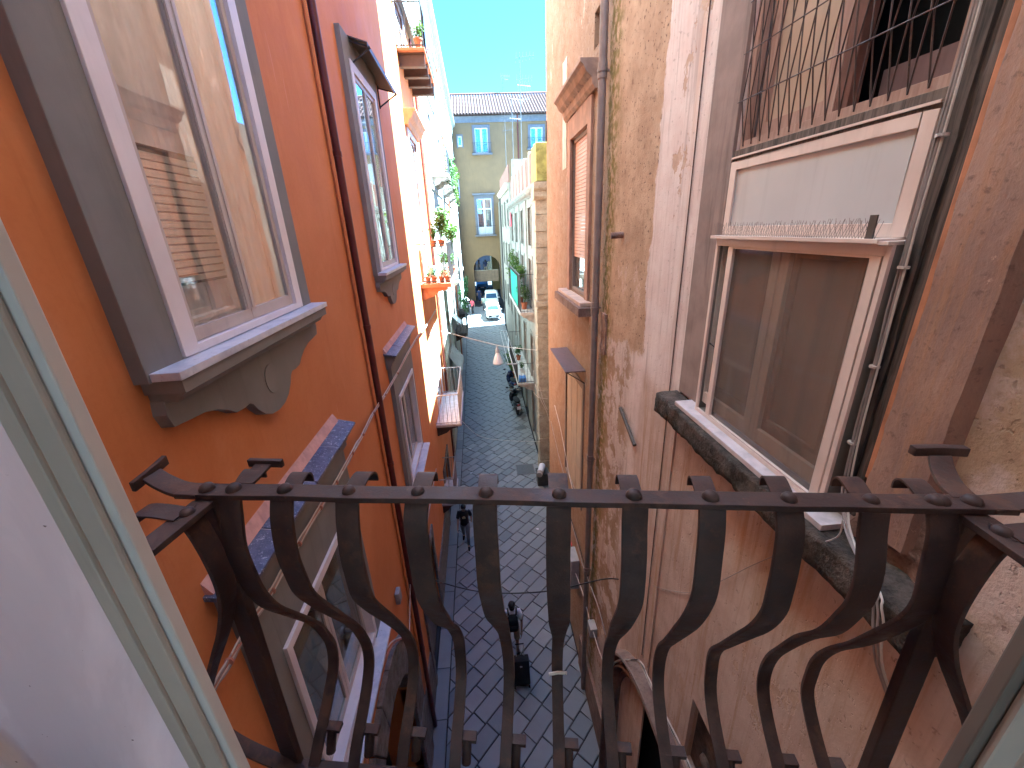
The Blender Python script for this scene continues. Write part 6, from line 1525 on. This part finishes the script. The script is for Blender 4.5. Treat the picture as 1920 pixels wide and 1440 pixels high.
    if print_:
        MB().prism([W((-.06, .145, 1.22)), W((.06, .145, 1.22)), W((.065, .150, 1.30)), W((0, .150, 1.34)), W((-.065, .150, 1.30))], Vector((0, .008, 0))).build('shirt_print', print_, t)
    tr = MB(); tr.loft([ringW((0, 0, .80), .15, .115), ringW((0, 0, .88), .162, .122), ringW((0, 0, .98), .158, .122)])
    for k in 'LR':
        if long_leg: tr.tube([W(J['hip' + k]), W(mid('hip' + k, 'kn' + k, .5)), W(J['kn' + k]), W(mid('kn' + k, 'an' + k, .5)), W(mid('kn' + k, 'an' + k, .92))], [.098 * s, .088 * s, .070 * s, .062 * s, .058 * s], 12)
        else: tr.tube([W(J['hip' + k]), W(mid('hip' + k, 'kn' + k, .5)), W(mid('hip' + k, 'kn' + k, .98))], [.10 * s, .094 * s, .085 * s], 12)
    tr.build('trousers', bottom, t, smooth='all')
    for k in 'LR':
        a, c = Vector(J['an' + k]), Vector(J['to' + k]); m = MB(); m.tube([W(a + Vector((0, -.07, -.045))), W(a + Vector((0, -.02, -.03))), W(a.lerp(c, .6) + Vector((0, 0, -.006))), W(c + Vector((0, .05, -.005)))], [.035 * s, .048 * s, .045 * s, .026 * s], 10); m.build('shoe', shoes, t, smooth='all')
    if hair:
        m = MB(); m.ball(W((0, .0, 1.66)), .098 * s, .112 * s, .098 * s, 14, 10); m.ball(W((0, -.03, 1.60)), .088 * s, .085 * s, .09 * s, 12, 8); m.build('hair', HAIR, t, smooth='all')
    for sd in (-1, 1):
        MB().ball(W((sd * .095, .02, 1.615)), .012 * s, .02 * s, .03 * s, 8, 6).build('ear', skin, t, smooth='all'); MB().ball(W((sd * .033, .108, 1.635)), .011 * s, .008 * s, .008 * s, 8, 6).build('eye', HAIR, t, smooth='all')
    MB().ball(W((0, .112, 1.565)), .025 * s, .008 * s, .007 * s, 8, 6).build('mouth', plain('lip', (0.22, 0.09, 0.08), 0.5, 0.05, dirt=0) if 'lip' not in bpy.data.materials else bpy.data.materials['lip'], t, smooth='all')
    return t, J, s
gA = onz(875, 1016, -H)
person(gA, math.pi, 'person in a black printed t-shirt and grey trousers walking towards the balcony', SKIN1, KBLACK, KGREY, KBLACK, 0.30, print_=plain('pale_print', (0.30, 0.32, 0.22), 0.9, 0.3, 20, dirt=0))
gB = (0.30, 8.25, -H)
pB, JB, sB = person(gB, 0.0, 'person in a white shirt and black backpack walking away with a suitcase', SKIN2, KWHITE, KKHAKI, KBLACK, 0.26, armR=((.25, -.10, 1.17), (.22, -.30, .98)), long_leg=False)
bp = thing('backpack', (gB[0], gB[1] - 0.2, -H + 1.0), 'black backpack on the person in the white shirt', 'backpack')
m = MB(); x, y, z = gB
def rr_(cx, cy_, cz_, rx, ry, n=16, p=0.55):
    out = []
    for i in range(n):
        a = 2 * math.pi * i / n; c_, s_ = math.cos(a), math.sin(a)
        out.append((cx + rx * math.copysign(abs(c_) ** p, c_), cy_ + ry * math.copysign(abs(s_) ** p, s_), cz_))
    return out
m.loft([rr_(x, y - .20, z + .98, .10, .05), rr_(x, y - .21, z + 1.0, .145, .085), rr_(x, y - .215, z + 1.18, .155, .095), rr_(x, y - .20, z + 1.36, .145, .08), rr_(x, y - .17, z + 1.45, .10, .05)]); m.build('bag', KBLACK, bp, smooth='all')
for sd in (-1, 1): MB().ribbon(smooth_path([(x + sd * .10, y - .15, z + 1.44), (x + sd * .115, y - .04, z + 1.50), (x + sd * .12, y + .10, z + 1.43), (x + sd * .125, y + .145, z + 1.25)], 4), (1, 0, 0), .05, .012).build('strap', KBLACK, bp)
m = MB(); m.loft([rr_(x, y - .305, z + 1.03, .10, .02), rr_(x, y - .315, z + 1.06, .115, .03), rr_(x, y - .31, z + 1.22, .11, .025)]); m.build('front_pocket', KBLACK, bp, smooth='all')
sc = thing('suitcase', (0.42, 7.35, -H), 'tall black wheeled suitcase pulled by the person in the white shirt', 'suitcase')
m = MB(); t_ = Vector((0, .30, 1)).normalized(); w_ = Vector((0, 1, -.30)).normalized(); c0 = Vector((0.42, 7.20, -H + .08))
m.obox(c0 + t_ * .36, Vector((.22, 0, 0)), w_ * .13, t_ * .33); m.build('shell', KBLACK, sc, bevel=0.03, smooth=True)
for sd in (-1, 1):
    MB().tube([c0 + t_ * .66 + Vector((sd * .10, 0, 0)) + w_ * .08, c0 + t_ * 1.02 + Vector((sd * .10, 0, 0)) + w_ * .08], .010, 6).build('handle_bar', GALV, sc); MB().cyl(c0 + Vector((sd * .19 - .02, -.08, -.045)), c0 + Vector((sd * .19 + .02, -.08, -.045)), .035, n=12).build('wheel', KBLACK, sc, smooth=True)
MB().tube([c0 + t_ * 1.02 + Vector((-.115, 0, 0)) + w_ * .08, c0 + t_ * 1.02 + Vector((.115, 0, 0)) + w_ * .08], .014, 8).build('grip', KBLACK, sc, smooth=True)
MB().obox(c0 + t_ * .55 - w_ * .137, Vector((.03, 0, 0)), w_ * .004, t_ * .02).build('tag_plate', GALV, sc)
KPINK = plain('pink_red_fabric', (0.55, 0.10, 0.13), 0.9, 0.05, dirt=0); KBLUE = plain('navy_fabric', (0.05, 0.06, 0.14), 0.9, 0.05, dirt=0); KPALE = plain('pale_green_fabric', (0.45, 0.5, 0.42), 0.9, 0.05, dirt=0)
def far_person(px, py, Y, rot, lab, top, bot, z=None):
    q = ony(px, py, Y); g = (q[0], Y, gz(Y) if z is None else z); person(g, rot, lab, SKIN1, top, bot, KBLACK, 0.2, fine=False)
far_person(886, 577, 47.0, 2.4, 'far pedestrian in a pink-red top near the arched passage', KPINK, KBLACK)
far_person(879, 580, 45.5, 0.3, 'far pedestrian in black standing by the pale house', KBLACK, KBLACK)
far_person(908, 578, 48.0, 3.0, 'far pedestrian in a pale green top beside the white van', KPALE, KGREY)
far_person(899, 560, 52.5, 3.1, 'far pedestrian in navy under the palace arch', KBLUE, KBLUE)
far_person(911, 508, YF + 1.8, 0.2, 'pedestrian in navy with khaki trousers crossing the footbridge', KBLUE, KKHAKI, -5.4)
far_person(899, 508, YF + 1.8, 1.6, 'pedestrian in grey crossing the footbridge', KGREY, KGREY, -5.4)
far_person(890.5, 508, YF + 1.8, 1.8, 'pedestrian in black at the end of the footbridge', KBLACK, KBLUE, -5.4)

# ------------------------------------------------------------------ vehicles
TYRE = plain('tyre_rubber', (0.02, 0.02, 0.021), 0.85, 0.1, dirt=0.1); CARW = plain('white_car_paint', (0.68, 0.68, 0.68), 0.3, 0.03, dirt=0.08, bump=0.0, spec=0.6); CARB = plain('blue_van_paint', (0.05, 0.16, 0.42), 0.35, 0.05, dirt=0.1, spec=0.6)
CGLASS = plain('car_window', (0.03, 0.045, 0.055), 0.08, 0.1, dirt=0, bump=0, spec=0.8); CHROME = plain('dull_chrome', (0.5, 0.5, 0.5), 0.25, 0.05, dirt=0.05, metal=0.9); HEADL = plain('headlamp_glass', (0.62, 0.64, 0.66), 0.15, 0.05, dirt=0, spec=0.8); SCB = plain('black_scooter_plastic', (0.016, 0.017, 0.022), 0.3, 0.1, dirt=0.1, spec=0.6); SCN = plain('navy_scooter_paint', (0.02, 0.028, 0.085), 0.22, 0.1, dirt=0.05, spec=0.7)
def car(base, lab, paint, L=3.6, W_=1.62, Ht=1.48, van=False):
    t = thing('parked_car', base, lab, 'car'); b = Vector(base); k, w, hz = L / 3.6, W_ / 1.62, Ht / 1.48
    def P(x, y, z): return b + Vector((x * w, y * k, z * hz))
    def sec(y, hw, z0, z1, n=20, p=0.42):
        out = []
        for i in range(n):
            a = 2 * math.pi * i / n; c_, s_ = math.cos(a), math.sin(a)
            out.append(P(hw * math.copysign(abs(c_) ** p, c_), y, (z0 + z1) / 2 + (z1 - z0) / 2 * math.copysign(abs(s_) ** p, s_)))
        return out
    m = MB(); m.loft([sec(*a) for a in ((-1.80, .60, .38, .60), (-1.76, .72, .28, .72), (-1.6, .785, .22, .80), (-1.0, .81, .20, .90), (0, .81, .20, .93), (1.1, .81, .20, .94), (1.62, .79, .22, .93), (1.76, .72, .28, .85), (1.80, .6, .38, .7))]); m.build('body', paint, t, smooth='all')
    zr = 1.48; yb = 1.66 if van else 1.5
    lo = [(-.74, -1.0), (.74, -1.0), (.745, yb), (-.745, yb)]; mi = [(-.66, -.42), (.66, -.42), (.66, yb - .08), (-.66, yb - .08)]; hi = [(-.56, -.12), (.56, -.12), (.56, yb - .22), (-.56, yb - .22)]
    m = MB(); m.loft([[P(x, y, .88) for x, y in lo], [P(x, y, 1.36) for x, y in mi], [P(x, y, zr) for x, y in hi]]); m.build('cabin', paint, t, bevel=0.05, smooth=True)
    def pane(q, off):
        q = [P(*a) for a in q]; n_ = (q[1] - q[0]).cross(q[3] - q[0]).normalized() * off; m_ = MB(); m_.prism([v + n_ * 0.2 for v in q], n_); return m_
    pane([(-.62, -.93, .95), (.62, -.93, .95), (.56, -.47, 1.32), (-.56, -.47, 1.32)], 0.012).build('windscreen', CGLASS, t)
    pane([(.62, yb, .98), (-.62, yb, .98), (-.56, yb - .06, 1.32), (.56, yb - .06, 1.32)], 0.012).build('rear_window', CGLASS, t)
    for sd in (1, -1):
        for y0, y1 in ((-.62, .12), (.2, .95)):
            q = [(sd * .735, y0 - .18 if y0 < 0 else y0, .98), (sd * .735, y1, .98), (sd * .665, y1 - .02, 1.32), (sd * .665, y0 + .16 if y0 < 0 else y0, 1.32)]
            pane(q if sd > 0 else q[::-1], 0.014).build('side_window', CGLASS, t)
        MB().ball(P(sd * .58, -1.70, .64), .13 * w, .07, .085, 12, 8).build('headlight', HEADL, t, smooth='all'); MB().ball(P(sd * .86, -.78, .98), .09, .05, .06, 10, 6).build('mirror', paint, t, smooth='all')
        for y in (-1.12, 1.12):
            c = P(sd * .72, y, 0); c.z = b.z + .29; wh = MB(); wh.lathe([(.20, -.09), (.285, -.085), (.29, 0), (.285, .085), (.20, .09)], (0, 0, 0), 20)
            wh.v = [tuple(c + Vector((v[2], v[0], v[1]))) for v in wh.v]; o = wh.build('wheel', TYRE, t, smooth=True)
            MB().cyl(c + Vector((sd * .075, 0, 0)), c + Vector((sd * .095, 0, 0)), .19, n=16).build('rim', CHROME, o, smooth=True)
    m = MB(); m.obox(P(0, -1.785, .40), (.55 * w, 0, 0), (0, .03, 0), (0, 0, .085)); m.build('bumper_grille', SCB, t, bevel=0.02); m = MB(); m.obox(P(0, -1.825, .40), (.25, 0, 0), (0, .006, 0), (0, 0, .055)); m.build('number_plate', KWHITE, t)
    return t
ca_ = ony(926, 598, 43.4); car((ca_[0] + 0.02, 45.3, gz(45.3)), 'small white hatchback parked nose to the balcony', CARW)
car((1.42, 49.6, gz(49.6)), 'taller white van parked behind the small white hatchback', CARW, 3.9, 1.7, 1.85, True)
car((0.55, 63.5, gz(63)), 'blue van beyond the arched passage', CARB, 4.2, 1.8, 2.1, True)
def scooter(base, rot, lab, paint):
    t = thing('parked_scooter', base, lab, 'scooter', None, rot); b = Vector(base)
    def P(x, y, z): return b + Vector((x, y, z))
    for y in (-.62, .68):
        wh = MB(); wh.lathe([(.15, -.05), (.225, -.052), (.245, 0), (.225, .052), (.15, .05)], (0, 0, 0), 20); c = P(0, y, .245); wh.v = [tuple(c + Vector((v[2], v[0], v[1]))) for v in wh.v]; o = wh.build('wheel', TYRE, t, smooth=True)
        MB().cyl(c + Vector((-.035, 0, 0)), c + Vector((.035, 0, 0)), .145, n=16).build('rim', CHROME, o, smooth=True)
    def R(y, z, rx, rz, n=14): c = P(0, y, z); return [c + Vector((rx * math.cos(2 * math.pi * i / n), 0, rz * math.sin(2 * math.pi * i / n))) for i in range(n)]
    m = MB(); m.loft([R(-.98, .70, .06, .05), R(-.85, .66, .13, .12), R(-.5, .58, .19, .20), R(-.15, .52, .19, .19), R(.02, .42, .17, .12)]); m.build('rear_body', paint, t, smooth='all')
    m = MB(); m.loft([R(-.86, .80, .08, .03), R(-.7, .81, .14, .05), R(-.3, .79, .15, .055), R(-.05, .77, .11, .05), R(.04, .74, .06, .03)]); m.build('seat', KBLACK, t, smooth='all')
    m = MB(); m.obox(P(0, .22, .30), (.17, 0, 0), (0, .25, 0), (0, 0, .035)); m.build('footboard', SCB, t, bevel=0.02)
    m = MB(); 
    m.loft([[P(x * wx, y + .06 * abs(x), z) for x in (-1, -.5, 0, .5, 1)] + [P(x * wx, y - .03 + .06 * abs(x), z) for x in (1, .5, 0, -.5, -1)] for wx, y, z in ((.14, .46, .30), (.20, .48, .50), (.21, .45, .72), (.15, .40, .92))]); m.build('leg_shield', paint, t, smooth='all')
    m = MB(); m.loft([R(.36, .98, .09, .07), R(.46, .98, .14, .10), R(.54, .95, .10, .07)]); m.build('headset', paint, t, smooth='all')
    MB().tube([P(-.34, .28, 1.0), P(-.15, .42, 1.02), P(.15, .42, 1.02), P(.34, .28, 1.0)], .014, 8).build('handlebar', CHROME, t, smooth=True)
    for sd in (-1, 1):
        MB().cyl(P(sd * .30, .31, 1.0), P(sd * .40, .24, .995), .020, n=8).build('grip', KBLACK, t, smooth=True); MB().tube([P(sd * .25, .35, 1.02), P(sd * .30, .36, 1.18)], .007, 5).build('mirror_stem', CHROME, t); MB().ball(P(sd * .31, .36, 1.22), .07, .018, .045, 12, 8).build('mirror', SCB, t, smooth='all')
    MB().ball(P(0, .56, .97), .065, .03, .055, 12, 8).build('headlight', HEADL, t, smooth='all'); MB().tube([P(0, .66, .25), P(0, .56, .55), P(0, .46, .95)], .032, 8).build('fork', CHROME, t, smooth=True)
    m = MB(); m.obox(P(0, -1.03, .55), (.09, 0, 0), (0, .008, .003), (0, 0, .075)); m.build('number_plate', KWHITE, t); MB().ball(P(0, -.99, .70), .06, .02, .03, 10, 6).build('tail_light', RED, t, smooth='all')
    MB().tube([P(.16, -.2, .22), P(.2, -.5, .24), P(.2, -.9, .34)], [.02, .05, .045], 10).build('exhaust', CHROME, t, smooth=True)
    m = MB(); m.obox(P(0, .70, .50), (.07, 0, 0), (0, .16, 0), (0, 0, .02)); m.build('mudguard', paint, t, bevel=0.02)
    m = MB(); m.tube([P(.02, -.1, .3), P(-.18, -.12, .01)], .012, 6); m.build('kickstand', CHROME, t); return t
o_ = scooter((1.86, 24.3, gz(24.3)), 0.10, 'black scooter parked below the low balcony, nearest the stone pier', SCB)
o_.scale = (1.35, 1.2, 1.2)
o_ = scooter((1.92, 27.4, gz(27.4)), 0.12, 'navy scooter parked in front of the black one', SCN)
o_.scale = (1.35, 1.2, 1.2)
# ------------------------------------------------------------------ bin by the stone pier, manholes, litter
bn = thing('waste_bin', (2.35, 16.2, -H), 'dark waste bin with a white roll on it beside the rough stone pier', 'bin')
bx(2.12, 2.62, 15.9, 16.4, -H, -H + 0.62).build('body', plain('dark_bin_plastic', (0.09, 0.085, 0.075), 0.6, 0.1, dirt=0.3), bn, bevel=0.03); bx(2.09, 2.65, 15.87, 16.43, -H + 0.625, -H + 0.68).build('lid', IRON, bn, bevel=0.02)
MB().cyl((2.22, 15.80, -H + 0.82), (2.40, 16.30, -H + 0.86), 0.14, 0.15, 16).build('roll', KWHITE, bn, smooth=True); MB().cyl((2.16, 15.62, -H + 0.80), (2.22, 15.795, -H + 0.82), 0.13, 0.138, 16).build('roll_end', CABLEG, bn, smooth=True)
for (px, py, s_) in ((985, 880, .42), (975, 800, .34)):
    q = onz(px, py, -H)
    mh = MB(); mh.box(q[0] - s_, q[0] + s_, q[1] - s_, q[1] + s_, -H + 0.004, -H + 0.014); mo = mh.build('manhole_cover', plain('cast_iron', (0.10, 0.10, 0.105), 0.5, 0.2, 20, 0.4, dirt=0.2) if 'cast_iron' not in bpy.data.materials else bpy.data.materials['cast_iron'], street, bevel=0.004)
    fr = MB()
    for a, b_, c, d in ((-1.08, 1.08, -1.08, -1.0), (-1.08, 1.08, 1.0, 1.08), (-1.08, -1.0, -1.0, 1.0), (1.0, 1.08, -1.0, 1.0)): fr.box(q[0] + a * s_, q[0] + b_ * s_, q[1] + c * s_, q[1] + d * s_, -H + 0.0, -H + 0.018)
    fr.build('manhole_frame', PIPERNO, street)
rl = random.Random(8)
for k, (px, py, lab) in enumerate(((1008, 992, 'white paper scrap on the paving by the right wall'), (893, 678, 'pale scrap of litter far up the street'), (882, 842, 'small white scrap near the marble balcony'), (884, 888, 'white drinking straw on the paving'), (962, 1280, 'bluish scrap of paper beside the suitcase'))):
    q = onz(px, py, gz(14) if py > 760 else -10.6); s_ = 0.07; zz = gz(q[1]) + 0.012
    m = MB(); 
    P5 = [(q[0] + s_ * rl.uniform(.6, 1.3) * math.cos(a), q[1] + s_ * rl.uniform(.4, 1.2) * math.sin(a), zz + rl.uniform(0, .02)) for a in (0.2, 1.5, 2.6, 3.9, 5.2)]
    m.prism(P5, (0, 0, 0.003)); tag(m.build('litter', KWHITE, origin=(q[0], q[1], zz)), lab, 'litter')

# lamp post and scraps of cloth far up the street
lg = ony(878, 606, 42.6); lz = gz(42.6)
lpst = thing('lamp_post', (lg[0], 42.6, lz), 'slim white lamp post with a conical shade by the pale house', 'lamp post')
MB().cyl((lg[0], 42.6, lz), (lg[0], 42.6, lz + 2.75), 0.05, 0.035, 10).build('pole', KWHITE, lpst, smooth=True)
MB().lathe([(0.30, lz + 2.70), (0.27, lz + 2.76), (0.08, lz + 3.02), (0.03, lz + 3.12)], (lg[0], 42.6, 0), 18).build('shade', LAMPG, lpst, smooth=True)
MB().lathe([(0.09, lz), (0.09, lz + 0.25), (0.05, lz + 0.32)], (lg[0], 42.6, 0), 12).build('foot', GALV, lpst, smooth=True)
def rag(c, w, h, mat, lab):
    m = MB(); x, y, z = c
    for i in range(8):
        for j in range(6):
            f = lambda a, b: (x + 0.03 * math.sin(a * 9 + b * 2), y + w * a, z - h * b)
            m.quad(f(i / 8, j / 6), f((i + 1) / 8, j / 6), f((i + 1) / 8, (j + 1) / 6), f(i / 8, (j + 1) / 6))
    tag(m.build('hanging_cloth', mat, origin=c, smooth='all'), lab, 'cloth')
rag((2.5, 29.6, 1.05), 0.9, 0.9, KPINK, 'red cloth hung on the low white house under its cornice')
rag((-1.03, 35.8, 3.8), 0.9, 1.3, KBLUE, 'dark blue cloth hung from a high balcony of the pale house')
rag((1.70, 25.6, -6.7), 0.8, 0.8, KWHITE, 'white cloth drying on the low balcony lines')
